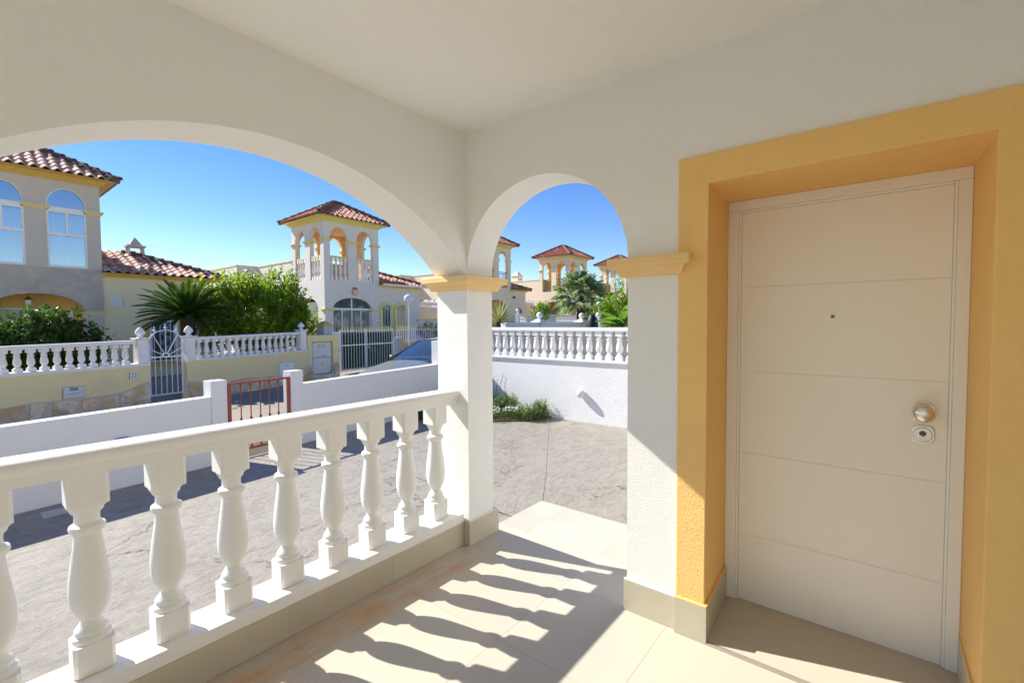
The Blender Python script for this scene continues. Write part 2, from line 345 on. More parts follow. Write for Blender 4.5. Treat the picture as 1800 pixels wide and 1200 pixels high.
def arch_wall(mb, x0, x1, z0, z1, y0, y1, ops, seg=28, swap=False):
    """wall with arched openings; ops = (xa, xb, sill, spring, apex, kind); swap: the wall runs along y, thickness along x"""
    def P(x,y,z): return (y,x,z) if swap else (x,y,z)
    def q(pts): mb.add([P(*p) for p in pts], [tuple(range(len(pts)))])
    def both(xa, xb, za, zb, zc, zd):
        q([(xa,y0,za),(xb,y0,zb),(xb,y0,zc),(xa,y0,zd)]); q([(xa,y1,za),(xb,y1,zb),(xb,y1,zc),(xa,y1,zd)])
    cur = x0
    for (xa, xb, sill, spring, apex, kind) in sorted(ops)+[(x1, None, 0, 0, 0, 0)]:
        if xa > cur+1e-6:
            both(cur, xa, z0, z0, z1, z1)
        if xb is None: break
        if sill > z0+1e-6:
            both(xa, xb, z0, z0, sill, sill); q([(xa,y0,sill),(xb,y0,sill),(xb,y1,sill),(xa,y1,sill)])
        q([(xa,y0,sill),(xa,y1,sill),(xa,y1,spring),(xa,y0,spring)]); q([(xb,y0,sill),(xb,y1,sill),(xb,y1,spring),(xb,y0,spring)])
        c = (xa+xb)/2; h = (xb-xa)/2
        us = [-math.cos(math.pi*i/seg) for i in range(seg+1)]
        for ua, ub in zip(us[:-1], us[1:]):
            za, zb = (spring, spring) if apex == spring else (arc_z(ua,spring,apex,kind), arc_z(ub,spring,apex,kind))
            both(c+h*ua, c+h*ub, za, zb, z1, z1)
            q([(c+h*ua,y0,za),(c+h*ub,y0,zb),(c+h*ub,y1,zb),(c+h*ua,y1,za)])
        cur = xb
    q([(x0,y0,z1),(x1,y0,z1),(x1,y1,z1),(x0,y1,z1)]); q([(x0,y0,z0),(x1,y0,z0),(x1,y1,z0),(x0,y1,z0)])
    q([(x0,y0,z0),(x0,y1,z0),(x0,y1,z1),(x0,y0,z1)]); q([(x1,y0,z0),(x1,y1,z0),(x1,y1,z1),(x1,y0,z1)])

def text_obj(body, size, m, parent, M, name='lettering', ext=.001):
    cu = bpy.data.curves.new(name, 'FONT'); cu.body = body; cu.size = size; cu.align_x = 'CENTER'; cu.align_y = 'CENTER'; cu.extrude = ext
    to = bpy.data.objects.new(name+'_src', cu); col.objects.link(to)
    me = bpy.data.meshes.new_from_object(to); me.name = name
    bpy.data.objects.remove(to)
    me.materials.clear(); me.materials.append(MATS[m])
    o = bpy.data.objects.new(name, me); col.objects.link(o); o.parent = parent; o.matrix_local = M
    return o
FACE_MY = Matrix(((1,0,0,0),(0,0,-1,0),(0,1,0,0),(0,0,0,1)))      # text plane turned to face -y

# ================================================================ GROUND
def street_z(x, y=0): return -.36+.02*(x-4)
g = MB()
g.add([(-90,-60,-2.6),(160,-60,-2.6),(160,160,-2.6),(-90,160,-2.6)], [(0,1,2,3)])
g.build('ground', 'far_ground', kind='structure')
g = MB()
xs = [-60,-20,0,4,8,12,20,30,45,70,120]
for a,b in zip(xs[:-1], xs[1:]):
    g.add([(a,6.3+.127*max(a,-20),street_z(a)),(b,6.3+.127*min(max(b,-20),60),street_z(b)),(b,120,street_z(b)),(a,120,street_z(a))], [(0,1,2,3)])
g.build('road', 'asphalt', kind='structure')

yard = MB(); yard.box(-9, 7.5, -8, 7.5, -.5, -.300)
yo = yard.build('yard_base', 'soil', kind='structure')
def slab(poly):
    m = MB(); m.prism(poly, -.32, -.290); return m.build('concrete_slab', 'stamped_concrete', yo, bevel=.0015, seg=1)
slab([(-8.5,-3),(3.309,-3),(3.309,2.8),(3.664,5.52),(3.809,6.86),(-8.5,5.3)])
slab([(3.312,2.5),(3.50,2.46),(4.57,3.13),(6.66,4.50),(7.36,4.95),(7.36,7.3),(3.812,6.87),(3.667,5.52)])
slab([(3.312,-3),(7.36,-3),(7.36,4.9455),(6.6615,4.4965),(4.5715,3.1265),(3.5025,2.4565),(3.312,2.494)])

# porch floor: base slab and separate tiles
fb = MB(); fb.box(-3.0, 2.548, -1.35, 2.2, -.29, -.0012)
floor = fb.build('porch_floor', 'grout', kind='structure')
xj = [-3.0+.01, -2.63, -2.02, -1.41, -.80, -.19, .42, 1.03, 1.64, 2.25, 2.548]
yj = [-1.3, -.98, -.385, .21, .81, 1.405, 2.0, 2.2]
TG = .0007
for i in range(len(xj)-1):
    for j in range(len(yj)-1):
        m = MB(); m.box(xj[i]+TG, xj[i+1]-TG, yj[j]+TG, yj[j+1]-TG, -.0011, 0)
        m.build('floor_tile', 'floor_tile', floor)
lb = MB(); lb.box(2.55, 3.49, -1.0, 2.44, -.29, -.1462)
lb.box(2.49, 2.546, 2.2, 2.44, -.29, -.158)
land = lb.build('landing_step', 'grout', kind='structure')
for (a,b) in ((2.55,2.9),(2.9,3.2),(3.2,3.5)):
    for (c,d) in ((-1.0,-.3),(-.3,.31),(.31,.93),(.93,1.55),(1.55,2.17),(2.17,2.45)):
        m = MB(); m.box(a+TG, b-TG, c+TG, d-TG, -.1461, -.145); m.build('landing_tile', 'floor_tile', land)

# ================================================================ OUR HOUSE: the porch
home = thing('porch_house', 'white stuccoed porch with two arches, ceiling and yellow framed front door, seen from inside', 'house')
m = MB(); arch_wall(m, -3.0, 2.24, -.3, 2.737, 2.165, 2.455, [(-2.75,-.41,-.3,1.81,2.34,1.17),(-.16,2.239,-.3,1.81,2.345,1.2)], seg=64)
m.build('arch_wall', 'white_plaster', home)
m = MB(); arch_wall(m, .765, 2.455, -.3, 2.737, 2.24, 2.49, [(1.025,2.165,-.3,1.82,2.36,'e')], seg=64, swap=True)
wallr = m.build('arch_wall', 'white_stucco', home)
m = MB(); m.box(2.24, 2.95, -.42, .765, 2.262, 2.737); m.box(2.24, 2.95, -1.35, -.42, -.3, 2.737); m.box(2.49, 2.95, .765, .84, -.3, 2.737)
m.box(2.80, 2.95, -.42, .765, -.3, 2.262)
m.build('door_wall', 'white_plaster', home)
m = MB(); m.box(-3.0, 2.24, -1.35, -1.2, -.3, 2.737); m.build('back_wall', 'white_plaster', home)
m = MB(); arch_wall(m, -1.2, 2.165, -.3, 2.737, -3.0, -2.75, [(-.9,1.9,-.3,1.81,2.4,'e')], 40, swap=True); m.build('arch_wall', 'white_plaster', home)  # unseen end wall, arch opened to let in more sky light
m = MB(); m.box(-3.0, 2.95, -1.35, 2.455, 2.737, 3.05); m.box(-3.06, 2.56, 2.455, 2.53, 2.93, 3.09)
m.build('ceiling', 'white_plaster', home)
m = MB(); m.box(2.95, 6.4, -6, .84, -.3, 3.05); m.build('wall', 'white_wall', home)

# capitals (moulded): stacked bands
def capital(parent, x0, x1, y0, y1, zt, cuts=(True,True,True,True), m_='yellow_moulding'):
    m = MB()
    prof = [(-.09,.030),(-.078,.036),(-.072,.040),(-.066,.042),(-.056,.048),(-.050,.056),(-.047,.068),(-.044,.076),(-.036,.080),(-.004,.080),(0,.077)]
    xl, xr, yl, yr = cuts
    pts = []
    for dz, p in prof:
        pts.append([(x0-(p if xl else 0), y0-(p if yl else 0), zt+dz),(x1+(p if xr else 0), y0-(p if yl else 0), zt+dz),(x1+(p if xr else 0), y1+(p if yr else 0), zt+dz),(x0-(p if xl else 0), y1+(p if yr else 0), zt+dz)])
    vs = [v for ring in pts for v in ring]; fs = [(0,3,2,1), tuple(4*(len(prof)-1)+k for k in range(4))]
    for i in range(len(prof)-1):
        for k in range(4): fs.append((4*i+k, 4*i+(k+1)%4, 4*i+4+(k+1)%4, 4*i+4+k))
    m.add(vs, fs)
    return m.build('capital', m_, parent)
capital(home, 2.24, 2.49, 2.165, 2.455, 1.815)
capital(home, 2.24, 2.49, .775, 1.025, 1.820)
capital(home, -.41, -.16, 2.165, 2.455, 1.815)

# skirting tiles
def skirt(x0,x1,y0,y1,z0,z1):
    m = MB(); m.box(x0,x1,y0,y1,z0,z1); return m.build('skirting_tile', 'skirting_tile', home, bevel=.0006, seg=1)
for a,b in ((-.14,.42),(.42,1.03),(1.03,1.64),(1.64,2.224)): skirt(a+.0003,b-.0003,2.199,2.209,0.001,.155)
skirt(2.2255,2.528,2.149,2.1649,0.001,.165); skirt(2.226,2.2399,2.166,2.209,.001,.165); skirt(2.4901,2.528,2.166,2.39,-.14,.165)
skirt(2.226,2.2399,.7655,1.037,.001,.16); skirt(2.2405,2.49,1.0251,1.037,.001,.16); skirt(2.4901,2.504,.85,1.037,-.14,.16)
skirt(2.207,2.2235,.617,.7655,.001,.172); m = MB(); m.prism([(2.224,.617),(2.658,.639),(2.658,.651),(2.224,.6295)], .0135, .172); m.build('skirting_tile', 'skirting_tile', home)
skirt(2.224,2.66,-.2845,-.272,.0135,.172); skirt(2.207,2.2235,-.44,-.272,.001,.172)
skirt(2.226,2.2399,-1.2,-.4405,.001,.16)

m = MB(); m.prism([(2.224,.617),(2.658,.639),(2.658,.651),(2.224,.6295)], .1722, .180); m.build('skirting_cap', 'yellow_stucco', home)
for bx in ((2.207,2.2235,.617,.7655,.1722,.180),(2.224,2.66,-.2845,-.272,.1722,.180),(2.207,2.2235,-.44,-.272,.1722,.180)):
    m = MB(); m.box(*bx); m.build('skirting_cap', 'yellow_stucco', home, bevel=.002)
for bx in ((2.226,2.2399,.7655,1.037,.1602,.168),(2.2255,2.526,2.150,2.1649,.1652,.172)):
    m = MB(); m.box(*bx); m.build('skirting_cap', 'white_stucco', home, bevel=.003)
# door surround: deep yellow reveal
m = MB()
fr_ = [(.765,0),(.765,2.262),(-.42,2.262),(-.42,0),(-.285,0),(-.285,2.130),(.630,2.130),(.630,0)]
bk_ = fr_[:4]+[(-.277,0),(-.277,2.128),(.652,2.128),(.652,0)]
m.add([(2.224,y,z) for y,z in fr_]+[(2.66,y,z) for y,z in bk_]+[(2.80,y,z) for y,z in bk_],
      [tuple(range(8)), tuple(range(23,15,-1))]+[(8*r_+i,8*r_+8+i,8*r_+8+(i+1)%8,8*r_+(i+1)%8) for r_ in (0,1) for i in range(8)])
m.build('door_surround', 'yellow_stucco', home, bevel=.004, seg=2)
m = MB(); m.box(2.2245, 2.75, -.2845, .6515, -.0005, .012)
m.build('threshold_tile', 'floor_tile', home)
m = MB(); m.box(2.207, 2.2240, -.2845, .6165, .0005, .0095); m.build('threshold_trim', 'alu_trim', home, bevel=.002)
# door frame and leaf
m = MB()
for (y0,y1) in ((.600,.6515),(-.2765,-.233)):
    m.box(2.658, 2.76, y0, y1, .012, 2.0775)
m.box(2.658, 2.76, -.2765, .6515, 2.078, 2.1275)
for (y0,y1) in ((.5885,.5999),(-.2329,-.2225)): m.box(2.667, 2.76, y0, y1, .012, 2.0778)
m.box(2.667, 2.76, -.2224, .5884, 2.0665, 2.0778)
m.build('door_frame', 'door_frame', home, bevel=.003, seg=2)
m = MB(); m.box(2.6812, 2.73, -.2222, .5882, .0125, 2.0662)
door = m.build('front_door', 'door_lacquer', home)
zg = [.0128, .375, .809, 1.241, 1.681, 2.0655]
for a,b in zip(zg[:-1], zg[1:]):
    m = MB(); m.box(2.678, 2.6811, -.2215, .5875, a+.0003, b-.0003); m.build('door_panel', 'door_lacquer', door, bevel=.0022, seg=2)
def rounded(w_, h_, r, n=6):
    pts = []
    for cx_, cy_, a0 in ((w_/2-r,h_/2-r,0),(-w_/2+r,h_/2-r,90),(-w_/2+r,-h_/2+r,180),(w_/2-r,-h_/2+r,270)):
        for k in range(n+1):
            a = R(a0+90*k/n); pts.append((cx_+r*math.cos(a), cy_+r*math.sin(a)))
    return pts
def onwall(mb): mb.M = Matrix(((0,0,-1,0),(-1,0,0,0),(0,1,0,0),(0,0,0,1)))   # local (u right, v up, w out towards -x)
def at_door(y, z, x=2.678): return Matrix.Translation((x,y,z)) @ Matrix(((0,0,-1,0),(-1,0,0,0),(0,1,0,0),(0,0,0,1)))
m = MB(); m.M = at_door(-.143, 1.105); m.prism(rounded(.078,.082,.028), 0, .008); m.lathe(0,0,[(.018,.008),(.015,.03),(.016,.036)],20)
kp = m.build('knob_plate', 'satin_nickel', door, bevel=.002)
m = MB(); m.M = at_door(-.143, 1.105); m.lathe(0,0,[(.012,.034),(.030,.038),(.037,.044),(.0385,.052),(.036,.062),(.028,.070),(.014,.074),(.001,.075)],32)
m.build('knob', 'satin_nickel', door, smooth=True)
m = MB(); m.M = at_door(-.143, 1.008); m.prism(rounded(.078,.078,.026), 0, .007); m.build('lock_plate', 'satin_nickel', door, bevel=.002)
m = MB(); m.M = at_door(-.143, 1.008); m.lathe(0,0,[(.032,.007),(.032,.010),(.029,.014),(.0,.0145)],32); m.build('lock_ring', 'satin_nickel', door, smooth=True)
m = MB(); m.M = at_door(-.143, 1.014); m.lathe(0,0,[(.012,.014),(.012,.0155),(.0,.0156)],20); m.build('key_cylinder', 'copper_brown', door)
m = MB(); m.M = at_door(-.143, 1.014); m.box(-.011,.011,-.0015,.0015,.0156,.0162); m.build('key_slot', 'black', door)
m = MB(); m.M = at_door(.188, 1.523); m.lathe(0,0,[(.0115,0),(.0115,.003),(.009,.004)],20); m.build('peephole_ring', 'satin_nickel', door)
m = MB(); m.M = at_door(.188, 1.523); m.lathe(0,0,[(.008,.0045),(.005,.006),(.0,.0065)],16); m.build('peephole', 'glass_dark', door, smooth=True)

# balustrade of the porch
m = MB(); m.box(-.16, 2.2255, 2.209, 2.385, -.3, .1549); m.build('plinth_wall', 'white_stucco', home)
rail_root = thing('porch_balustrade', 'white balustrade with thick rounded handrail and turned balusters in front of the camera', 'balustrade', (0,2.313,0))
m = MB(); m.box(-.16, 2.2255, -.114, .088, .155, .215); m.build('sill', 'white_stone', rail_root, bevel=.004)
def rail_prof(): return [(-.060,.958),(-.060,.997),(-.066,1.000),(-.073,1.008),(-.076,1.020),(-.073,1.033),(-.062,1.044),(-.042,1.051),(-.015,1.054),(.015,1.054),(.042,1.051),(.062,1.044),(.073,1.033),(.076,1.020),(.073,1.008),(.066,1.000),(.060,.997),(.060,.958)]
m = MB(); m.extr(rail_prof(), 'x', -.16, .288); m.build('handrail', 'white_stone', rail_root, smooth=True)
m = MB(); m.extr(rail_prof(), 'x', .2884, 2.2395); m.build('handrail', 'white_stone', rail_root, smooth=True)
BAL = [(.0455,.100),(.056,.102),(.0585,.112),(.0585,.128),(.055,.136),(.048,.140),(.050,.146),(.0505,.152),(.047,.160),(.038,.170),(.032,.184),(.031,.192),(.036,.199),(.046,.215),(.055,.240),(.0605,.270),(.0625,.300),(.061,.335),(.056,.380),(.050,.425),(.0445,.465),(.041,.495),(.0395,.515),(.043,.519),(.052,.527),(.0545,.537),(.052,.547),(.043,.553),(.038,.557),(.037,.575),(.039,.592),(.046,.597),(.049,.602),(.049,.610),(.055,.614),(.058,.622),(.058,.634)]
def baluster_mesh(name, m_, scale=(1,1,1), seg=32, lo=False, parent=None):
    prof = BAL if not lo else BAL[3:4]+BAL[5:6]+BAL[8:12:2]+BAL[13:16]+BAL[16:22:2]+BAL[24:26]+BAL[28:30]+BAL[33:]
    if lo: prof = [(.058,.105),(.058,.13),(.048,.145),(.031,.188),(.046,.215),(.0605,.27),(.061,.335),(.050,.425),(.040,.515),(.054,.53),(.054,.545),(.037,.56),(.039,.59),(.050,.605),(.058,.63)]
    m = MB(); m.M = Matrix.Diagonal((scale[0],scale[1],scale[2],1))
    m.lathe(0,0,prof,seg)
    c = .012
    if not lo:
        for (z0,z1) in ((0,.115),(.628,.743)):
            oc = [(.06,.06-c),(.06-c,.06),(-.06+c,.06),(-.06,.06-c),(-.06,-.06+c),(-.06+c,-.06),(.06-c,-.06),(.06,-.06+c)]
            m.prism(oc[::1], z0+.0, z1)
    else:
        m.box(-.06,.06,-.06,.06,0,.11); m.box(-.06,.06,-.06,.06,.632,.743)
    return m.build(name, m_, parent, smooth=True, bevel=0)
b0 = baluster_mesh('baluster', 'white_stone', parent=rail_root, seg=40); b0.location = (.0975,0,.215)
m = MB(); m.prism([(.0608,.049),(.049,.0608),(-.049,.0608),(-.0608,.049),(-.0608,-.049),(-.049,-.0608),(.049,-.0608),(.0608,-.049)], 0.0002, .0032); mj = m.build('mortar_joint', 'rust_joint', rail_root); mj.location = (.0975,0,.215)
rq = random.Random(2)
for i in range(1, 9): dup(b0, loc=(.0975+.2475*i+rq.uniform(-.002,.002), rq.uniform(-.0015,.0015), .215), rot=(0,0,R(90*rq.randint(0,3)+rq.uniform(-1.2,1.2)))); dup(mj, loc=(.0975+.2475*i, 0, .215))

# ================================================================ FRONT GARDEN WALL with red gate
GA = math.atan(.127)
gwall = thing('garden_wall', 'low white garden wall with square gate posts, between our yard and the street', 'wall', (0,6.40,-.3), GA)
def gw_top(s): return .55+.0165*s + .3
def wallseg(s0, s1, th=.17):
    m = MB(); z0, z1 = gw_top(s0), gw_top(s1)
    m.add([(s0,0,-.3),(s1,0,-.3),(s1,th,-.3),(s0,th,-.3),(s0,0,z0),(s1,0,z1),(s1,th,z1),(s0,th,z0)],
          [(0,3,2,1),(4,5,6,7),(0,1,5,4),(1,2,6,5),(2,3,7,6),(3,0,4,7)])
    return m.build('wall_panel', 'white_wall', gwall, bevel=.006)
wallseg(-8, 2.235); wallseg(3.535, 6.665)
for s0, s1, zt in ((2.236,2.43,1.085),(3.335,3.534,1.115),(6.666,7.42,1.44)):
    m = MB(); m.box(s0, s1, -.012, .185, -.3, zt); m.build('gate_post', 'white_wall', gwall, bevel=.006)
gate = thing('red_gate', 'small rust red iron garden gate with vertical bars standing between white posts', 'gate', (0,6.40,-.3), GA)
yg = .03
m = MB()
m.box(2.455, 2.495, yg-.015, yg+.02, .06, 1.005); m.build('gate_stile', 'red_iron', gate, bevel=.003)
m = MB(); m.box(3.295, 3.335, yg-.015, yg+.02, .06, 1.005); m.build('gate_stile', 'red_iron', gate, bevel=.003)
m = MB(); m.box(2.455, 3.395, yg-.018, yg+.018, 1.006, 1.035); m.build('top_rail', 'red_iron', gate, bevel=.003)
m = MB(); m.box(2.496, 3.294, yg-.015, yg+.015, .10, .13); m.build('bottom_rail', 'red_iron', gate, bevel=.003)
m = MB(); m.box(2.431, 2.450, yg-.02, yg+.03, 0, 1.03); m.build('hinge_post', 'red_iron', gate)
b = MB(); b.tube((0,0,.13),(0,0,1.006),.0075,8); b.lathe(0,0,[(.0075,.50),(.017,.52),(.017,.535),(.0075,.555)],8)
b.lathe(0,0,[(.02,.13),(.012,.16),(.0075,.175)],8); b.lathe(0,0,[(.0075,.955),(.014,.975),(.020,1.006)],8)
bar = b.build('gate_bar', 'red_iron', gate, smooth=True); bar.location = (2.626, yg, 0)
for k in range(1,5): dup(bar, loc=(2.626+.133*k, yg, 0))

tap = thing('garden_tap', 'small brass tap with blue lever on the white garden wall', 'tap', (1.33,6.558,.24), GA)
m = MB(); m.tube((0,0,0),(0,-.06,0),.012,8); m.tube((0,-.05,0),(0,-.055,-.06),.012,8); m.tube((0,-.045,0),(0,-.045,.03),.008,8); m.build('tap_body', 'alu_trim', tap, smooth=True)
m = MB(); m.box(-.11,.005,-.055,-.035,.03,.038); m.build('lever', 'pipe_blue', tap)
m = MB(); m.box(.61,.80,6.08,6.30,-.2895,-.286); tag(m.build('drain_cover', 'mortar', bevel=.002), 'small square drain cover in the shaded concrete by the white wall', 'drain cover')

# ================================================================ SIDE WALL with balustrade
sw = thing('side_wall', 'tall white boundary wall topped by a row of balusters, right of the flower bed', 'wall', (7.33,0,-.3))
m = MB(); m.box(0, .28, -3, 7.35, -.2, 1.10); m.build('wall_panel', 'white_wall', sw)
m = MB(); m.box(.12, .28, -3, 7.35, 1.1001, 1.66); m.build('back_panel', 'white_wall', sw)
for a,b_ in ((-3,1.2),(1.2,3.95),(3.95,6.0),(6.0,7.35)):
    m = MB(); m.box(-.036, .30, a+.002, b_-.002, 1.1002, 1.145); m.build('coping', 'white_paint', sw, bevel=.004)
for a,b_ in ((-3,.9),(.9,3.78),(3.78,5.75),(5.75,7.35)):
    m = MB(); m.extr([(-.04,1.645),(-.05,1.66),(-.05,1.70),(-.035,1.715),(.27,1.715),(.29,1.70),(.29,1.66),(.28,1.645)], 'y', a+.002, b_-.002)
    m.build('top_rail', 'white_paint', sw)
sb = baluster_mesh('baluster', 'white_paint', (1.02,1.02,.672), 20, True, sw); sb.location = (.035, 6.23, 1.1455)
k = 1
while 6.23-.194*k > 2.0:
    dup(sb, loc=(.035, 6.23-.194*k, 1.1455)); k += 1
for k in range(1,6): dup(sb, loc=(.035, 6.23+.194*k, 1.1455))
wl = thing('globe_lamp', 'round white bulkhead lamp fixed on the sunlit white side wall', 'lamp', (7.328,4.23,.23))
m = MB(); m.M = Matrix(((0,0,-1,0),(-1,0,0,0),(0,1,0,0),(0,0,0,1))); m.lathe(0,0,[(.045,0),(.045,.008),(.03,.01)],20); m.build('lamp_base', 'white_paint', wl)
m = MB(); m.sphere((-.058,0,0), .078, 32, 20); m.build('lamp_globe', 'globe_white', wl, smooth=True)

# ================================================================ FOLIAGE TOOLS
def leaf_quad(vs, fs, p, d, up, ln, wd):
    side = d.cross(up)
    if side.length < 1e-4: side = d.orthogonal()
    side.normalize(); nn = side.cross(d).normalized()
    b = len(vs)
    vs += [tuple(p), tuple(p+d*ln*.5+side*wd*.5+nn*wd*.18), tuple(p+d*ln), tuple(p+d*ln*.5-side*wd*.5+nn*wd*.18)]
    fs += [(b,b+1,b+2),(b,b+2,b+3)]
def rdir(rng):
    while True:
        v = Vector((rng.uniform(-1,1),rng.uniform(-1,1),rng.uniform(-1,1)))
        if .05 < v.length < 1: return v.normalized()
def leafy(name, label, cat, blobs, nshoot, m_, seed, leaf=(.085,.042), shoot=(.22,.45), up=.5, per=9, trunks=None, group=None, base=(0,0,0)):
    """shrub or tree: trunk part and crown part of single leaves on shoots that grow from uneven blobs"""
    rng = random.Random(seed); t = thing(name, label, cat, base, 0, group); B = Vector(base)
    vs, fs = [], []
    tw = MB()
    wts = [b[1][0]*b[1][1]*b[1][2] for b in blobs]
    for i in range(nshoot):
        c, r = rng.choices(blobs, wts)[0]
        d = rdir(rng); rad = rng.uniform(.30,1)**.6
        p = Vector(c)-B+Vector((d.x*r[0],d.y*r[1],d.z*r[2]))*rad
        g_ = (d*(1-up)+Vector((0,0,up))+rdir(rng)*.35).normalized()
        ln = rng.uniform(*shoot)
        if i % 3 == 0: tw.tube(p-g_*.1, p+g_*ln, .006, 4, .002)
        for k in range(per):
            q = p+g_*ln*(k/(per-1))
            dd = (g_*.55+rdir(rng)).normalized()
            s = rng.uniform(.7,1.2)
            leaf_quad(vs, fs, q, dd, Vector((0,0,1))+rdir(rng)*.6, leaf[0]*s, leaf[1]*s)
    raw('crown', vs, fs, m_, t)
    for (a,b_,r1,r2) in (trunks or []): tw.tube(Vector(a)-B, Vector(b_)-B, r1, 8, r2)
    tw.build('trunk', 'bark', t, smooth=True)
    return t

# flower bed in the corner of the yard
bed = MB(); bed.prism([(5.62,6.72),(6.33,5.55),(6.82,4.98),(7.32,4.90),(7.32,7.2)], -.291, -.268)
bed.build('flower_bed_soil', 'soil', kind='structure')
rng = random.Random(3)
def in_bed():
    while True:
        x, y = rng.uniform(5.6,7.3), rng.uniform(4.85,7.1)
        # right of front edge
        if (x-5.62)*(4.98-6.72)-(y-6.72)*(6.95-5.62) < 0: return x, y
vs, fs = [], []
for i in range(1500):
    x, y = in_bed(); mound = .5+.5*math.sin(x*5.1+y*3.3)*math.cos(x*2.2-y*4.1)
    if rng.random() < .25+.0*mound: continue
    p = Vector((x-.03,y-.03,-.27)); h = .10+.15*mound
    d = (Vector((0,0,1))+rdir(rng)*.75).normalized()
    if d.z < .1: continue
    for k in range(14):
        q = p+d*h*(k/13); dd = (d*.7+rdir(rng)).normalized()
        leaf_quad(vs, fs, q, dd, Vector((0,0,1)), .045, .010)
tag(raw('ground_cover', vs, fs, 'leaf_herb', kind='stuff'), 'low rosemary like green ground cover in the corner flower bed', 'ground cover')
vs, fs = [], []
for cx_, cy_, rr, nn in ((6.42,5.72,.24,230),(6.75,5.42,.15,110),(6.3,6.1,.24,150),(6.95,5.15,.09,40)):
    for k in range(nn):
        a, q = rng.uniform(0,6.28), rr*math.sqrt(rng.random()); x, y = cx_+q*math.cos(a), cy_+q*math.sin(a); z = -.10+rng.uniform(-.03,.05)
        b = len(vs)
        for j in range(5):
            aj = j*1.2566+a; vs.append((x+.014*math.cos(aj), y+.014*math.sin(aj), z+rng.uniform(0,.008)))
        fs.append(tuple(range(b,b+5)))
tag(raw('white_flowers', vs, fs, 'petal', kind='stuff'), 'small white flowers among the green ground cover of the flower bed', 'flowers')
leafy('rosemary_shrub', 'low feathery green shrub by the sunlit side wall, right end of the bed', 'shrub', [((6.98,5.06,-.16),(.26,.16,.10)),((7.15,4.98,-.12),(.12,.08,.12))], 230, 'leaf_herb', 31, (.04,.011), (.06,.13), .35, 14, base=(6.98,5.06,-.24))
leafy('round_shrub', 'dense bright green rounded shrub behind the white flowers, against the side wall', 'shrub', [((6.98,5.75,-.08),(.26,.24,.14))], 260, 'leaf_herb', 32, (.035,.014), (.06,.12), .35, 12, base=(6.98,5.75,-.24))
leafy('dark_shrub', 'small dark green shrub in the shaded corner of the flower bed', 'shrub', [((7.0,6.35,-.05),(.2,.25,.14))], 150, 'leaf_dark', 33, (.035,.014), (.06,.14), .35, 12, base=(7.0,6.35,-.24))
tp = thing('thin_climber', 'thin sparse twig plant climbing the shaded corner of the side wall', 'plant', (7.0,6.15,-.24))
m = MB(); vs, fs = [], []
for k in range(7):
    p = Vector((rng.uniform(-.1,.15),rng.uniform(-.25,.25),0)); d = Vector((.1,rng.uniform(-.25,.1),1)).normalized(); pts = [p]
    for j in range(9):
        d = (d+rdir(rng)*.22).normalized(); p = p+d*rng.uniform(.05,.10); pts.append(p)
        for _ in range(2): leaf_quad(vs, fs, p, rdir(rng), Vector((0,0,1)), .035, .018)
    m = MB(); m.path([tuple(q) for q in pts], .0035, 4); m.build('stem', 'bark', tp)
raw('foliage', vs, fs, 'leaf_herb', tp)
leafy('hedge_bush', 'low dark bush at the foot of the garden wall, seen between the last balusters', 'bush', [((5.85,6.72,-.14),(.22,.18,.12))], 160, 'leaf_dark', 34, (.05,.02), (.1,.2), .4, 10, base=(5.9,6.75,-.26))

# ================================================================ OPPOSITE GARDEN WALL (street frame: x along the wall, front face y = 0)
SA = math.atan(.215); SK = 1/math.cos(SA)
ow = thing('yellow_garden_wall', 'pale yellow garden wall with flagstone foot and white balusters, across the street', 'wall', (0,12.5,0), SA)
def S(x): return x*SK
def sloped_box(parent, name, m_, s0, s1, y0, y1, za0, za1, zb0, zb1, bevel=0):
    m = MB(); m.add([(s0,y0,za0),(s1,y0,zb0),(s1,y1,zb0),(s0,y1,za0),(s0,y0,za1),(s1,y0,zb1),(s1,y1,zb1),(s0,y1,za1)],
          [(0,3,2,1),(4,5,6,7),(0,1,5,4),(1,2,6,5),(2,3,7,6),(3,0,4,7)])
    return m.build(name, m_, parent, bevel=bevel)
sloped_box(ow, 'wall_panel', 'garden_yellow', S(-8), S(3.14), 0, .25, -.9, .49, -.9, .58)
sloped_box(ow, 'wall_panel', 'garden_yellow', S(3.94), S(7.40), 0, .25, -.9, .615, -.9, .675)
sloped_box(ow, 'coping', 'precast_white', S(-8), S(3.16), -.03, .28, .4902, .555, .5802, .643)
sloped_box(ow, 'coping', 'precast_white', S(3.94), S(7.42), -.03, .28, .6152, .66, .6752, .715)
m = MB()   # end block with the niche for the meter cabinets
m.box(S(7.401), S(7.56), 0, .25, -.9, 1.16); m.box(S(8.39), S(8.63), 0, .25, -.9, 1.16); m.box(S(7.56), S(8.39), 0, .25, .95, 1.16)
m.box(S(7.56), S(8.39), 0, .25, -.9, -.11); m.box(S(7.56), S(8.39), .16, .25, -.11, .95)
m.build('end_block', 'garden_yellow', ow, bevel=.008)
sloped_box(ow, 'handrail', 'precast_white', S(-8), S(2.93), .04, .20, .885, .965, 1.088, 1.168, .01)
sloped_box(ow, 'handrail', 'precast_white', S(4.16), S(7.15), .04, .20, 1.135, 1.205, 1.20, 1.275, .01)
ob = baluster_mesh('baluster', 'precast_white', (.98,.98,.585), 16, True, ow); ob.location = (S(.87), .12, .624)
xx = .87
for k in range(-11, 11):
    x = .87+.188*k
    if k == 0 or x > 2.86: continue
    dup(ob, loc=(S(x), .12, .624+.0082*(x-.87)))
for k in range(15):
    x = 4.275+.1925*k
    bq = dup(ob, loc=(S(x), .12, .660+.0155*(x-4.0))); bq.scale = (1,1,1.10)
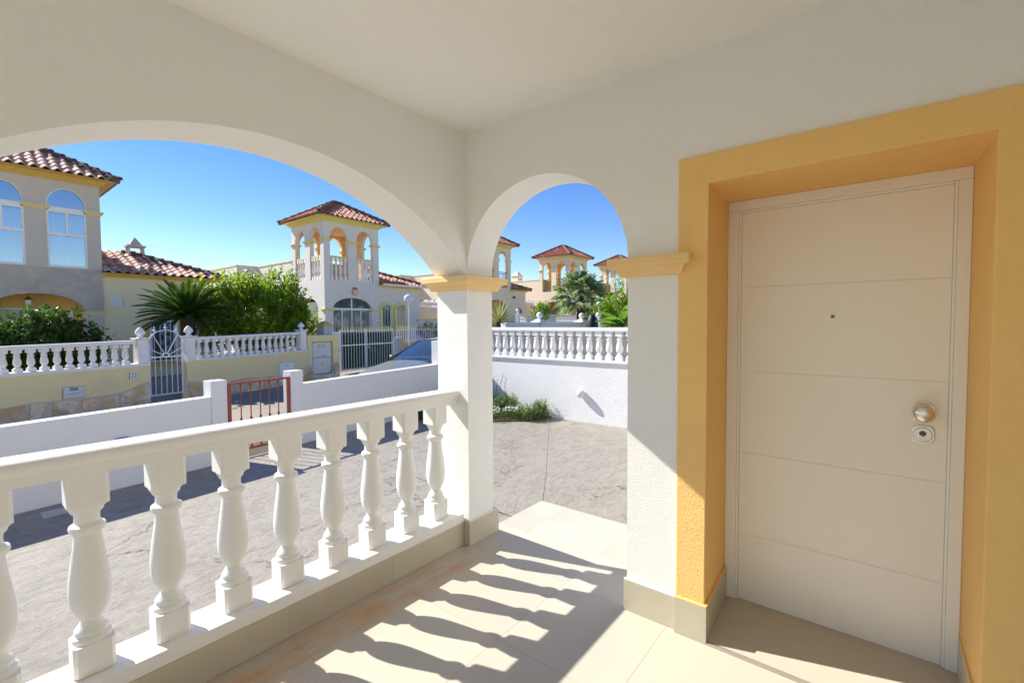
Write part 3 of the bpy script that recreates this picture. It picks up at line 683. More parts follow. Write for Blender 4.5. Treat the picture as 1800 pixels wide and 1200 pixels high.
def pier(parent, s0, s1, z0, z1, ztip):
    m = MB(); cx_ = (s0+s1)/2; w_ = (s1-s0)/2
    m.box(s0, s1, 0.0, 2*w_, z0, z1); m.frustum(cx_, w_, z1, z1+.03, w_, w_, w_+.035, w_+.035); m.box(cx_-w_-.035, cx_+w_+.035, -.035, 2*w_+.035, z1+.03, z1+.05)
    m.box(cx_-w_*.55, cx_+w_*.55, -.008, 0.0005, z0+.15, z1-.08)
    m.build('pier', 'precast_white', parent, bevel=.005)
    h = ztip-(z1+.05); m = MB()
    m.lathe(cx_, w_, [(.075,z1+.05),(.06,z1+.05+h*.08),(.04,z1+.05+h*.2),(.055,z1+.05+h*.26),(.095,z1+.05+h*.36),(.098,z1+.05+h*.48),(.08,z1+.05+h*.68),(.045,z1+.05+h*.86),(.004,ztip)], 16)
    m.build('finial', 'precast_white', parent, smooth=True)
pier(ow, S(2.935), S(3.135), .645, 1.17, 1.47); pier(ow, S(3.945), S(4.145), .665, 1.19, 1.50); pier(ow, S(7.155), S(7.365), .72, 1.30, 1.58)
# irregular flagstones along the foot of the wall
rng = random.Random(11)
def foot_top(x):
    pts = [(-8,-.1),(0.7,-.01),(1.2,.03),(1.6,.02),(2.1,.01),(2.5,.02),(2.75,.06),(2.9,.15),(3.02,.20),(3.14,.21),(3.94,.14),(4.1,.12),(4.4,.02),(4.9,.0),(5.4,.06),(5.8,.03),(6.3,.02),(6.9,.03),(7.1,.10),(7.35,.20),(7.45,.24),(7.56,.22),(7.57,-.11),(8.38,-.11),(8.39,.18),(8.5,.22),(8.63,.24)]
    for (a,za),(b,zb) in zip(pts[:-1], pts[1:]):
        if a <= x <= b: return za+(zb-za)*(x-a)/(b-a)
    return 0
def stones(x0, x1):
    m = MB(); n = max(2, int((x1-x0)/.1)); vs = []; fs = []
    for i in range(n+1):
        x = x0+(x1-x0)*i/n; vs += [(S(x), -.018, -.8), (S(x), -.018, foot_top(x)), (S(x), .002, -.8), (S(x), .002, foot_top(x)+.0)]
    for i in range(n):
        b = 4*i; fs += [(b,b+4,b+5,b+1),(b+1,b+5,b+7,b+3)]
    fs += [(0,1,3,2),(4*n,4*n+1,4*n+3,4*n+2)]
    m.add(vs, fs); m.build('mortar_bed', 'mortar', ow)
    x = x0+.015
    while x < x1-.05:
        w_ = min(rng.uniform(.28,.62), x1-x-.015)
        if x1-(x+w_) < .15: w_ = x1-x-.015
        lo = street_z(x)-.12
        f0, f1 = foot_top(x+.03)-.02, foot_top(x+w_-.03)-.02
        sk = rng.uniform(-.13,.06)
        def st(poly):
            if len(poly) > 4: poly = [(px+rng.uniform(-.012,.012), pz+rng.uniform(-.01,.01)) if 0 < k_ < len(poly)-1 else (px,pz) for k_,(px,pz) in enumerate(poly)]
            cx_ = sum(p[0] for p in poly)/len(poly); cz = sum(p[1] for p in poly)/len(poly)
            mm = MB(); th = rng.uniform(.018,.03)
            q = [(cx_+(px-cx_)*.985, cz+(pz-cz)*.97) for px,pz in poly]
            n_ = len(q)
            mm.add([(S(a),-.017,b) for a,b in poly]+[(S(a),-.017-th,b) for a,b in q], [tuple(range(n_,2*n_))]+[(i,(i+1)%n_,n_+(i+1)%n_,n_+i) for i in range(n_)])
            mm.build('flagstone', 'flagstone', ow)
        mode = rng.random()
        if f0-lo > .25 and mode < .72:
            a_ = lo+(f0-lo)*rng.uniform(.25,.8); b_ = lo+(f1-lo)*rng.uniform(.25,.8); g_ = .018
            st([(x,lo),(x+w_-.01,lo),(x+w_+sk-.02,b_-g_),(x+w_*.5,(a_+b_)/2-g_+rng.uniform(-.02,.02)),(x,a_-g_)])
            st([(x,a_+g_),(x+w_*.5,(a_+b_)/2+g_),(x+w_+sk-.02,b_+g_),(x+w_-.02,f1),(x+w_*.45,(f0+f1)/2+rng.uniform(-.01,.02)),(x+.01,f0)])
        else:
            st([(x,lo),(x+w_-.01,lo),(x+w_+sk*.5-.02,(lo+f1)/2),(x+w_-.02,f1),(x+w_*.5,(f0+f1)/2+rng.uniform(-.01,.02)),(x+.01,f0)])
        x += w_+.022
stones(-1.5, 3.135); stones(3.945, 7.56); stones(7.565, 8.385); stones(8.39, 8.625)
# number plate, letter box, cabinets
pl = thing('house_number', 'small white tile with the number 22 on the yellow wall beside the white gate', 'sign', (2.84-.01,12.5+.215*2.84-.016,.38), SA)
m = MB(); m.box(-.078,.078,-.008,.004,-.073,.073); m.build('plate_border', 'ink', pl); m = MB(); m.box(-.074,.074,-.011,-.008,-.069,.069); m.build('plate', 'white_paint', pl)
text_obj('22', .125, 'ink', pl, Matrix.Translation((0,-.0125,0)) @ FACE_MY)
lbx = thing('letter_box', 'grey letter box plate with dark slots set in the yellow wall under the balusters', 'letter box', (1.81,12.5+.215*1.81-.012,.153), SA)
m = MB(); m.box(-.175,.175,-.012,.006,-.115,.115); m.build('box_edge', 'grey_ink', lbx, bevel=.003)
m = MB(); m.box(-.168,.168,-.018,-.012,-.108,.108); m.build('front_plate', 'cabinet', lbx, bevel=.002)
for k in range(3):
    m = MB(); m.box(-.07,.07,-.0205,-.018,.045+.022*k-.006,.045+.022*k+.006); m.build('slot', 'black', lbx)
text_obj('CORREOS', .045, 'grey_ink', lbx, Matrix.Translation((-.01,-.0195,-.03)) @ FACE_MY)
m = MB(); m.M = Matrix.Translation((.125,-.018,.0)) @ FACE_MY; m.lathe(0,0,[(.008,0),(.008,.004)],12); m.build('keyhole', 'ink', lbx)
wb = thing('water_meter_door', 'plain white metal door set low in the yellow wall behind the gate post', 'meter box', (6.64,12.5+.215*6.64-.012,.0), SA)
m = MB(); m.box(-.27,.27,-.014,.004,-.28,.38); m.build('frame', 'cabinet', wb, bevel=.004); m = MB(); m.box(-.245,.245,-.022,-.014,-.28,.355); m.build('door', 'white_paint', wb, bevel=.004)
m = MB(); m.box(-.012,.012,-.026,-.022,.27,.30); m.build('lock', 'ink', wb)
ec = thing('electricity_cabinet', 'stacked grey electricity meter doors with yellow warning triangle in the yellow wall end', 'meter box', (7.975,12.5+.215*7.975,.42), SA)
for nm, z0, z1 in (('upper_door', .02, .50), ('lower_door', -.51, .0)):
    m = MB(); m.box(-.345,.40,.07,.10,z0,z1); o = m.build(nm, 'cabinet', ec, bevel=.004)
    m = MB(); m.box(-.415,-.35,.08,.10,z0,z1); m.build('side_panel', 'cabinet', ec, bevel=.003)
m = MB(); m.box(-.15,-.03,.064,.07,.32,.44); m.build('meter_window', 'louvre', ec); m = MB(); m.box(.03,.15,.064,.07,.32,.44); m.build('meter_window', 'louvre', ec)
for k,c_ in enumerate(('sign_blue','sign_red','sign_blue')):
    m = MB(); m.box(-.12+.12*k,-.06+.12*k,.0665,.07,.04,.075); m.build('sticker', c_, ec)
m = MB(); m.M = Matrix.Translation((.02,.0695,-.22)) @ FACE_MY; m.prism([(-.055,-.045),(.055,-.045),(0,.055)],0,.003); m.build('warning_triangle', 'sign_yellow', ec)
m = MB(); m.M = Matrix.Translation((.02,.066,-.222)) @ FACE_MY; m.prism([(.012,.03),(-.018,-.004),(.0,-.004),(-.01,-.032),(.018,.006),(.0,.006)],0,.001); m.build('lightning_mark', 'ink', ec)

# white iron gate with sun-ray top
wg = thing('white_gate', 'white wrought iron pedestrian gate with sun ray arch top between white piers', 'gate', (S(3.54)*math.cos(SA), 12.5+.215*3.54, -.02), SA)
m = MB(); m.M = Matrix.Translation((0,.10,0)); hw = .372
m.box(-hw,-hw+.035,-.02,.02,-.13,1.13); m.box(hw-.035,hw,-.02,.02,-.13,1.13); m.box(-hw+.035,hw-.035,-.018,.018,-.13,-.10); m.box(-hw+.035,hw-.035,-.018,.018,.76,.79)
m.build('frame', 'white_iron', wg, bevel=.003)
m = MB(); m.M = Matrix.Translation((0,.10,0)); arc = [(-(hw-.0175)*math.cos(R(a)), 0, 1.12+.29*math.sin(R(a))) for a in range(0,181,12)]
m.path(arc, .014, 6); m.build('arch_bar', 'white_iron', wg)
m = MB(); m.M = Matrix.Translation((0,.10,0)); m.path([(-.07*math.cos(R(a)),0,.79+.07*math.sin(R(a))) for a in range(0,181,30)], .014, 6); m.build('hub_arch', 'white_iron', wg)
for a in (28, 62, 90, 118, 152):
    ca, sa = math.cos(R(a)), math.sin(R(a)); r2 = {28:.385,152:.385,62:.60,118:.60,90:.62}[a]
    m = MB(); m.M = Matrix.Translation((0,.10,.79)); m.tube((.06*ca,0,.06*sa),(r2*ca*.98,0,r2*sa),.010,6); m.build('ray', 'white_iron', wg)
for x_, z_ in ((-.235,1.345),(0,1.41),(.235,1.345)):
    m = MB(); m.M = Matrix.Translation((x_,.10,z_)); m.lathe(0,0,[(.012,0),(.012,.03),(.034,.045),(.036,.06),(.012,.09),(.022,.10),(.004,.16)],8); m.build('spear_tip', 'white_iron', wg)
b = MB(); b.tube((0,0,-.10),(0,0,.76),.010,6); b.lathe(0,0,[(.010,.30),(.020,.32),(.020,.335),(.010,.355)],8)
bb = b.build('gate_bar', 'white_iron', wg); bb.location = (-.235,.10,0)
for k in range(1,5): dup(bb, loc=(-.235+.118*k,.10,0))

# vehicle gate with green screen, and railing further right
vg = thing('driveway_gate', 'wide white iron driveway gate backed with dark green artificial hedge and yellow spear tips', 'gate', (0,12.9,0), SA)
s0, s1 = S(8.94), S(11.66); sm_ = S(10.16)
m = MB()
for a in (s0, sm_-.03, s1-.05): m.box(a, a+.06, -.02, .02, -.17, 1.31)
m.box(s0+.06, sm_-.03, -.02, .02, 1.24, 1.28); m.box(sm_+.03, s1-.05, -.02, .02, 1.24, 1.28)
m.box(s0+.06, sm_-.03, -.02, .02, .73, .78); m.box(sm_+.03, s1-.05, -.02, .02, .73, .78); m.box(s0+.06, sm_-.03, -.02, .02, -.16, -.11); m.box(sm_+.03, s1-.05, -.02, .02, -.16, -.11)
m.build('frame', 'white_iron', vg, bevel=.003)
b = MB(); b.box(-.008,.008,-.012,.012,-.11,1.29); gb = b.build('gate_bar', 'white_iron', vg)
b = MB(); b.lathe(0,0,[(.012,0),(.012,.02),(.026,.04),(.012,.07),(.018,.08),(.002,.14)],6); gt = b.build('spear_tip', 'yellow_tip', vg)
n = 20; first = True
for k in range(n):
    x = s0+.06+(s1-s0-.11)*(k+.5)/n
    if abs(x-sm_) < .05: continue
    if first: gb.location = (x,0,0); gt.location = (x,0,1.29); first = False
    else: dup(gb, loc=(x,0,0)); dup(gt, loc=(x,0,1.29))
hs_ = MB()
hs_.box(s0+.05, sm_-.03, .03, .07, -.1, 1.20); hs_.box(sm_+.03, s1-.05, .03, .07, -.1, 1.20)
hs_.build('hedge_screen', 'hedge_screen', vg)
rng = random.Random(5); vs, fs = [], []
for k in range(5200):
    x = rng.uniform(s0+.07, s1-.06)
    if abs(x-sm_) < .05: continue
    p = Vector((x, .03, rng.uniform(-.1,1.2))); leaf_quad(vs, fs, p, Vector((rng.uniform(-.6,.6),-.35,rng.uniform(-.8,.8))).normalized(), Vector((0,-1,.3)), .055, .012)
raw('hedge_needles', vs, fs, 'leaf_dark', vg, kind='stuff')
m = MB(); m.box(sm_+.05, sm_+.12, -.05, -.02, .62, .66); m.build('latch', 'white_iron', vg)

pp = thing('capped_gate_pier', 'grey white gate pier with pyramid shaped ochre cap, left of the driveway gate', 'pier', (8.31, 14.69, -.2), SA)
m = MB(); m.box(-.17,.17,-.17,.17,0,1.62); m.build('shaft', 'grey_blue', pp, bevel=.005)
m = MB(); m.box(-.21,.21,-.21,.21,1.6202,1.66); m.frustum(0,0,1.66,1.83,.21,.21,.02,.02); m.build('cap', 'trim_ochre', pp)
m = MB(); m.box(.2,.62,-.03,.03,.95,1.45); m.box(.24,.40,-.034,-.03,1.05,1.38); m.build('railing_panel', 'white_iron', pp)
gp = MB(); gp.M = Matrix.Translation((0,12.9,0)) @ Matrix.Rotation(SA,4,'Z')
gp.box(S(11.68), S(11.92), -.05, .2, -.2, .93)
o = gp.build('gate_pillar', 'grey_blue'); o.location = (0,0,0); tag(o, 'grey blue pillar at the right side of the driveway gate', 'pillar')
lw = MB(); lw.M = Matrix.Translation((0,12.9,0)) @ Matrix.Rotation(SA,4,'Z')
lw.box(S(11.925), S(12.32), 0, .2, -.2, .92); lw.box(S(12.32), S(24), 0, .2, -.2, .76)
tag(lw.build('low_tan_wall', 'tan_wall', bevel=.005), 'low tan wall below the white railing, behind the parked car', 'wall')
rl = thing('white_railing', 'white iron railing with yellow spear tips on the low tan wall behind the car', 'railing', (0,12.9,0), SA)
m = MB(); m.box(S(11.93), S(22), .08, .12, 1.24, 1.27); m.build('top_rail', 'white_iron', rl)
m = MB(); m.box(S(11.93), S(12.32), .08, .12, .95, .98); m.box(S(12.32), S(22), .08, .12, .80, .83); m.build('bottom_rail', 'white_iron', rl)
b = MB(); b.box(-.008,.008,.09,.11,.83,1.30); rb = b.build('railing_bar', 'white_iron', rl)
b = MB(); b.M = Matrix.Translation((0,.1,1.30)); b.lathe(0,0,[(.012,0),(.012,.02),(.026,.04),(.012,.07),(.018,.08),(.002,.14)],6); rtp = b.build('spear_tip', 'yellow_tip', rl)
for k in range(34):
    x = S(12.0)+.135*k
    if k == 0: rb.location = (x,0,0); rtp.location = (x,0,0)
    else: dup(rb, loc=(x,0,0)); dup(rtp, loc=(x,0,0))
slamp = thing('street_lamp', 'white globe lamp on a thin white post behind the railing, left of the porch pillar', 'lamp', (12.5,15.45,.4))
m = MB(); m.tube((0,0,0),(0,0,1.95),.032,10); m.lathe(0,0,[(.035,1.86),(.07,1.93),(.08,1.96)],12); m.build('lamp_post', 'white_iron', slamp, smooth=True)
m = MB(); m.sphere((0,0,2.14), .20, 24, 16); m.build('lamp_globe', 'globe_white', slamp, smooth=True)
rng = random.Random(8)
for k, (x, y, lab) in enumerate(((14.6,16.6,'dark green potted bush behind the white railing, left one'),(16.0,17.0,'dark green potted bush behind the white railing, right one'))):
    leafy('potted_bush', lab, 'bush', [((x,y,.95),(.6,.4,.45))], 160, 'leaf_dark', 60+k, (.10,.035), (.2,.4), .6, 9, group='bushes behind the railing', base=(x,y,.5))

# ================================================================ ROOFS
TW, TL = .255, .33
def tile_geo(tw=TW, ln=.40, seg=5):
    vs, fs = [], []
    prof = []
    for i in range(seg+1):
        u = i/seg; prof.append((u*tw*.68, .070*math.sin(math.pi*u)))
    for i in range(1,4):
        u = i/3; prof.append((tw*.68+u*tw*.34, -.014*math.sin(math.pi*u)))
    n = len(prof)
    for x,z in prof: vs.append((x, 0, z+.040))
    for x,z in prof: vs.append((x, ln, z+.008))
    for x,z in prof: vs.append((x, 0, z+.018))
    fs += [(i,i+1,n+i+1,n+i) for i in range(n-1)]
    fs += [(i,2*n+i,2*n+i+1,i+1) for i in range(n-1)]
    return vs, fs
def inside(poly, s, t):
    c = False; n = len(poly)
    for i in range(n):
        x1,y1 = poly[i]; x2,y2 = poly[(i+1)%n]
        if (y1 > t) != (y2 > t) and s < (x2-x1)*(t-y1)/(y2-y1)+x1: c = not c
    return c
def slope_mats(org, e, u, poly):
    e, u = Vector(e), Vector(u); nn = e.cross(u); out_ = []
    smax = max(p[0] for p in poly); tmax = max(p[1] for p in poly)
    ns = round(smax/TW); tw = smax/ns
    for i in range(ns):
        for j in range(int(tmax/TL)+1):
            s, t = i*tw, j*TL-.05
            if inside(poly, s+tw*.45, max(.02, t+.12)):
                p = Vector(org)+e*s+u*t
                out_.append(Matrix(((e.x,u.x,nn.x,p.x),(e.y,u.y,nn.y,p.y),(e.z,u.z,nn.z,p.z),(0,0,0,1))))
    return out_
def joined_tiles(mats, name, m_, parent, seed=1):
    tv, tf = tile_geo(seg=4); vs, fs = [], []; rng_ = random.Random(seed)
    for M in mats:
        b = len(vs); J = Matrix.Translation((0,0,rng_.uniform(-.006,.006)))
        vs += [tuple(M @ J @ Vector(p)) for p in tv]; fs += [tuple(b+i for i in f) for f in tf]
    o = raw(name, vs, fs, m_, parent, kind='stuff', smooth=False); return o
TILE_ME = {}
def single_tiles(mats, parent, m_='roof_tile'):
    if m_ not in TILE_ME:
        tv, tf = tile_geo(); me = bpy.data.meshes.new('roof_tile'); me.from_pydata(tv, [], tf); me.materials.append(MATS[m_])
        for p in me.polygons: p.use_smooth = True
        me.set_sharp_from_angle(angle=R(45)); TILE_ME[m_] = me
    rng_ = random.Random(4)
    for M in mats:
        o = bpy.data.objects.new('roof_tile', TILE_ME[m_]); col.objects.link(o); o.parent = parent
        o.matrix_local = M @ Matrix.Translation((rng_.uniform(-.004,.004), rng_.uniform(-.01,.01), rng_.uniform(-.004,.006))) @ Matrix.Rotation(R(rng_.uniform(-1.2,1.2)),4,'Z')
def hip_line(a, b, parent, singles=False):
    a, b = Vector(a), Vector(b); d = (b-a); ln = d.length; d.normalize(); side = d.cross(Vector((0,0,1))).normalized(); up = side.cross(d)
    m = MB(); w_ = .10
    m.add([tuple(a+side*w_-up*.05),tuple(a-side*w_-up*.05),tuple(a-side*w_*.7+up*.11),tuple(a+side*w_*.7+up*.11),tuple(b+side*w_-up*.05),tuple(b-side*w_-up*.05),tuple(b-side*w_*.7+up*.11),tuple(b+side*w_*.7+up*.11)],
          [(0,1,2,3),(7,6,5,4),(0,4,5,1),(1,5,6,2),(2,6,7,3),(3,7,4,0)])
    m.build('hip_mortar', 'roof_mortar', parent)
    n = max(2, round(ln/.36)); jm = MB()
    for i in range(n):
        p0 = a+d*(ln*i/n)-d*.03; p1 = a+d*(ln*(i+1)/n)+d*.02
        mm = MB() if singles else jm
        vs = []
        for (p, lift, rr) in ((p0,.035,.125),(p1,.005,.10)):
            for k in range(7):
                an = math.pi*k/6; vs.append(tuple(p+side*rr*math.cos(an)+up*(.07+lift+rr*.75*math.sin(an))))
        vs += [tuple(Vector(v)-up*.022) for v in vs[:7]]
        mm.add(vs, [(k,k+1,8+k,7+k) for k in range(6)]+[(k,14+k,15+k,k+1) for k in range(6)])
        if singles: mm.build('ridge_tile', 'roof_ridge', parent, smooth=False)
    if not singles: jm.build('ridge_tiles', 'roof_ridge', parent, kind='stuff')

def hip_roof(parent, x0, x1, y0, y1, z, rise, singles=False, m_='roof_tile_far'):
    """pyramid roof over the rectangle, eave at height z"""
    cx_, cy_ = (x0+x1)/2, (y0+y1)/2
    m = MB(); m.add([(x0,y0,z),(x1,y0,z),(x1,y1,z),(x0,y1,z),(cx_,cy_,z+rise)], [(0,3,2,1),(0,1,4),(1,2,4),(2,3,4),(3,0,4)])
    roof = m.build('roof', 'roof_mortar', parent)
    a, b = (x1-x0), (y1-y0); p1 = math.hypot(b/2, rise); p2 = math.hypot(a/2, rise)
    front = slope_mats((x0,y0,z), (1,0,0), (0,(b/2)/p1,rise/p1), [(0,0),(a,0),(a/2,p1)])
    left = slope_mats((x0,y1,z), (0,-1,0), ((a/2)/p2,0,rise/p2), [(0,0),(b,0),(b/2,p2)])
    right = slope_mats((x1,y0,z), (0,1,0), (-(a/2)/p2,0,rise/p2), [(0,0),(b,0),(b/2,p2)])
    if singles: single_tiles(front, roof); joined_tiles(left+right, 'side_tiles', 'roof_tile', roof)
    else: joined_tiles(front+left+right, 'roof_tiles', m_, roof)
    top = (cx_,cy_,z+rise)
    for i,c in enumerate(((x0,y0,z),(x1,y0,z),(x0,y1,z),(x1,y1,z))): hip_line(c, top, roof, singles and i == 1)
    return roof

def eave_trim(parent, x0, x1, y0, y1, z, m_, over):
    m = MB()
    for (dz0,dz1,p) in ((0,.05,.04),(.05,.11,.10),(.11,.17,.16),(.17,.20,over-.03)):
        m.box(x0-p, x1+p, y0-p, y1+p, z+dz0+(.0005 if dz0 else 0), z+dz1)
    return m.build('eave_moulding', m_, parent)

def cap_ring(parent, x0, x1, y0, y1, z, m_):
    m = MB()
    for dz0,dz1,p in ((0,.04,.02),(.04,.08,.05),(.08,.13,.08)): m.box(x0-p, x1+p, y0-p, y1+p, z+dz0, z+dz1)
    return m.build('capital', m_, parent)

# ================================================================ TERRACED HOUSES ACROSS THE STREET
TWD = 3.05
def tower_house(name, label, X0, zoff, wall, trim, captrim, style, wing=5.6, wing_wall=None, inner='peach_plaster', roofmat='roof_tile_far', body=True, singles=False, wing_single=False, Y0=20.6):
    h = thing(name, label, 'house', (X0,Y0,zoff))
    # upper storey: four pierced walls with plaster lining
    ops = [(.32,1.27,3.65,5.57,6.17,'e'),(1.75,2.70,3.65,5.57,6.17,'e')]
    z0, z1 = 3.40, 6.38
    m = MB()
    arch_wall(m, 0, TWD, z0, z1, 0, .17, ops, 16)
    if style != 'glazed':
        arch_wall(m, 0, TWD, z0, z1, TWD-.17, TWD, ops, 16)
        arch_wall(m, .17, TWD-.17, z0, z1, 0, .17, ops, 16, swap=True); arch_wall(m, .17, TWD-.17, z0, z1, TWD-.17, TWD, ops, 16, swap=True)
    else:
        m.box(0,.17,.17,TWD,z0,z1); m.box(TWD-.17,TWD,.17,TWD,z0,z1); m.box(.17,TWD-.17,TWD-.17,TWD,z0,z1)
    m.build('tower_wall', wall, h)
    if style != 'glazed':
        m = MB()
        arch_wall(m, .17, TWD-.17, 3.58, 6.30, .1702, .20, ops, 16); arch_wall(m, .17, TWD-.17, 3.58, 6.30, TWD-.20, TWD-.1702, ops, 16)
        arch_wall(m, .2, TWD-.2, 3.58, 6.30, .1702, .20, ops, 16, swap=True); arch_wall(m, .2, TWD-.2, 3.58, 6.30, TWD-.20, TWD-.1702, ops, 16, swap=True)
        m.box(.17,TWD-.17,.17,TWD-.17,6.301,6.37); m.build('loggia_lining', inner, h)
    m = MB(); m.box(.1701,TWD-.1701,.1701,TWD-.1701,3.42,3.57); m.build('loggia_floor', wall, h)
    # lower storey
    m = MB()
    arch_wall(m, 0, TWD, -1.2, 3.3999, 0, .22, [(.42,2.58,.05,2.26,2.80,'e')], 20)
    arch_wall(m, .22, TWD, -1.2, 3.3999, 0, .22, [(.6,2.5,.05,2.26,2.80,'e')], 20, swap=True)
    m.box(TWD-.22, TWD, .22, TWD, -1.2, 3.3999); m.build('lower_wall', wall, h)
    # eave and roof
    eave_trim(h, 0, TWD, 0, TWD, 6.38, trim, .40)
    hip_roof(h, -.42, TWD+.42, -.42, TWD+.42, 6.585, 1.12, singles, 'roof_tile' if singles else roofmat)
    # capitals at the springing
    for a,b_ in ((0,.32),(1.27,1.75),(2.70,TWD)):
        cap_ring(h, a, b_, 0, .19, 5.43, captrim)
        if style != 'glazed':
            cap_ring(h, a, b_, TWD-.19, TWD, 5.43, captrim)
    if style != 'glazed':
        cap_ring(h, 0, .19, 1.27, 1.75, 5.43, captrim); cap_ring(h, TWD-.19, TWD, 1.27, 1.75, 5.43, captrim)
    cap_ring(h, .0, .42, 0, .22, 2.12, captrim); cap_ring(h, 2.58, TWD, 0, .22, 2.12, captrim)
    # guards
    if style == 'balusters':
        rl_ = MB()
        spans = [(a,b_) for a,b_,*_ in ops]
        for a,b_ in spans:
            rl_.box(a,b_,.03,.16,4.72,4.79); rl_.box(.03,.16,a,b_,4.72,4.79); rl_.box(a,b_,TWD-.16,TWD-.03,4.72,4.79); rl_.box(TWD-.16,TWD-.03,a,b_,4.72,4.79)
        rl_.build('handrail', trim, h)
        bm_ = baluster_mesh('baluster', 'precast_white', (1.05,1.05,1.43), 12, True, h); first_ = True
        for a,b_ in spans:
            for k in range(4):
                q = a+(b_-a)*(k+.5)/4
                for loc in ((q,.095,3.652),(.095,q,3.652),(q,TWD-.095,3.652),(TWD-.095,q,3.652)):
                    if first_: bm_.location = loc; first_ = False
                    else: dup(bm_, loc=loc)
    elif style == 'iron':
        rl_ = MB()
        for a,b_,*_ in ops:
            for fx in (lambda s: (s,.08), lambda s: (.08,s), lambda s: (s,TWD-.08), lambda s: (TWD-.08,s)):
                p, q = fx(a), fx(b_)
                rl_.tube((*p,4.72),(*q,4.72),.018,5); rl_.tube((*p,3.75),(*q,3.75),.012,5)
                for k in range(1,8):
                    c = fx(a+(b_-a)*k/8); rl_.tube((*c,3.66),(*c,4.72),.010,4)
        rl_.build('railing', 'dark_metal', h, kind='stuff')
    # wing with lean-to hip roof
    if wing:
        ww = wing_wall or wall; x0, x1, zt = TWD+.002, wing-.33, 3.42
        m = MB(); m.box(x0, x1, .02, 5.5, -1.2, zt); m.build('wing_wall', ww, h)
        m = MB()
        for (dz0,dz1,p) in ((0,.05,.05),(.05,.10,.12),(.10,.13,.27)): m.box(x0, x1+p, .02-p, 5.0, zt+dz0+.0005, zt+dz1)
        m.build('wing_moulding', trim, h)
        ex, ez, hp = wing, zt+.145, 2.6; rise = hp*math.tan(R(20.5)); pl_ = math.hypot(hp, rise); e0 = TWD+.003
        wd = ex-e0; hh = min(hp, wd); r_ = rise*hh/hp; yy = -.30
        ridge = (ex-hh, yy+hh, ez+r_)
        m = MB(); m.add([(e0,yy,ez),(ex,yy,ez),(ex,yy+2*hh,ez),(e0,yy+2*hh,ez),(e0,yy+hh,ez+r_),ridge], [(0,3,2,1),(0,1,5,4),(1,2,5),(2,3,4,5),(0,4,3)])
        roof = m.build('wing_roof', 'roof_mortar', h)
        pl2 = math.hypot(hh, r_)
        fr = slope_mats((e0,yy,ez), (1,0,0), (0,hh/pl2,r_/pl2), [(0,0),(wd,0),(wd-hh,pl2),(0,pl2)] if wd > hh+.01 else [(0,0),(wd,0),(0,pl2)])
        rt_ = slope_mats((ex,yy,ez), (0,1,0), (-hh/pl2,0,r_/pl2), [(0,0),(2*hh,0),(hh,pl2)])
        if wing_single: single_tiles(fr, roof); joined_tiles(rt_, 'side_tiles', 'roof_tile', roof)
        else: joined_tiles(fr+rt_, 'roof_tiles', roofmat, roof)
        hip_line((ex,yy,ez), ridge, roof, wing_single); hip_line((ex,yy+2*hh,ez), ridge, roof)
    if body:
        m = MB(); m.box(0, TWD, TWD+.002, 7.0, -1.2, 4.72); m.box(-1.1, TWD, 7.002, 12, -1.2, 4.72)
        m.build('parapet_wall', wall, h)
        m = MB(); m.box(-.03, TWD+.03, TWD+.004, 7.0, 4.7201, 4.78); m.box(-1.13, TWD+.03, 7.002, 12.03, 4.7202, 4.78); m.build('parapet_coping', trim if style == 'balusters' else 'precast_white', h)
    return h

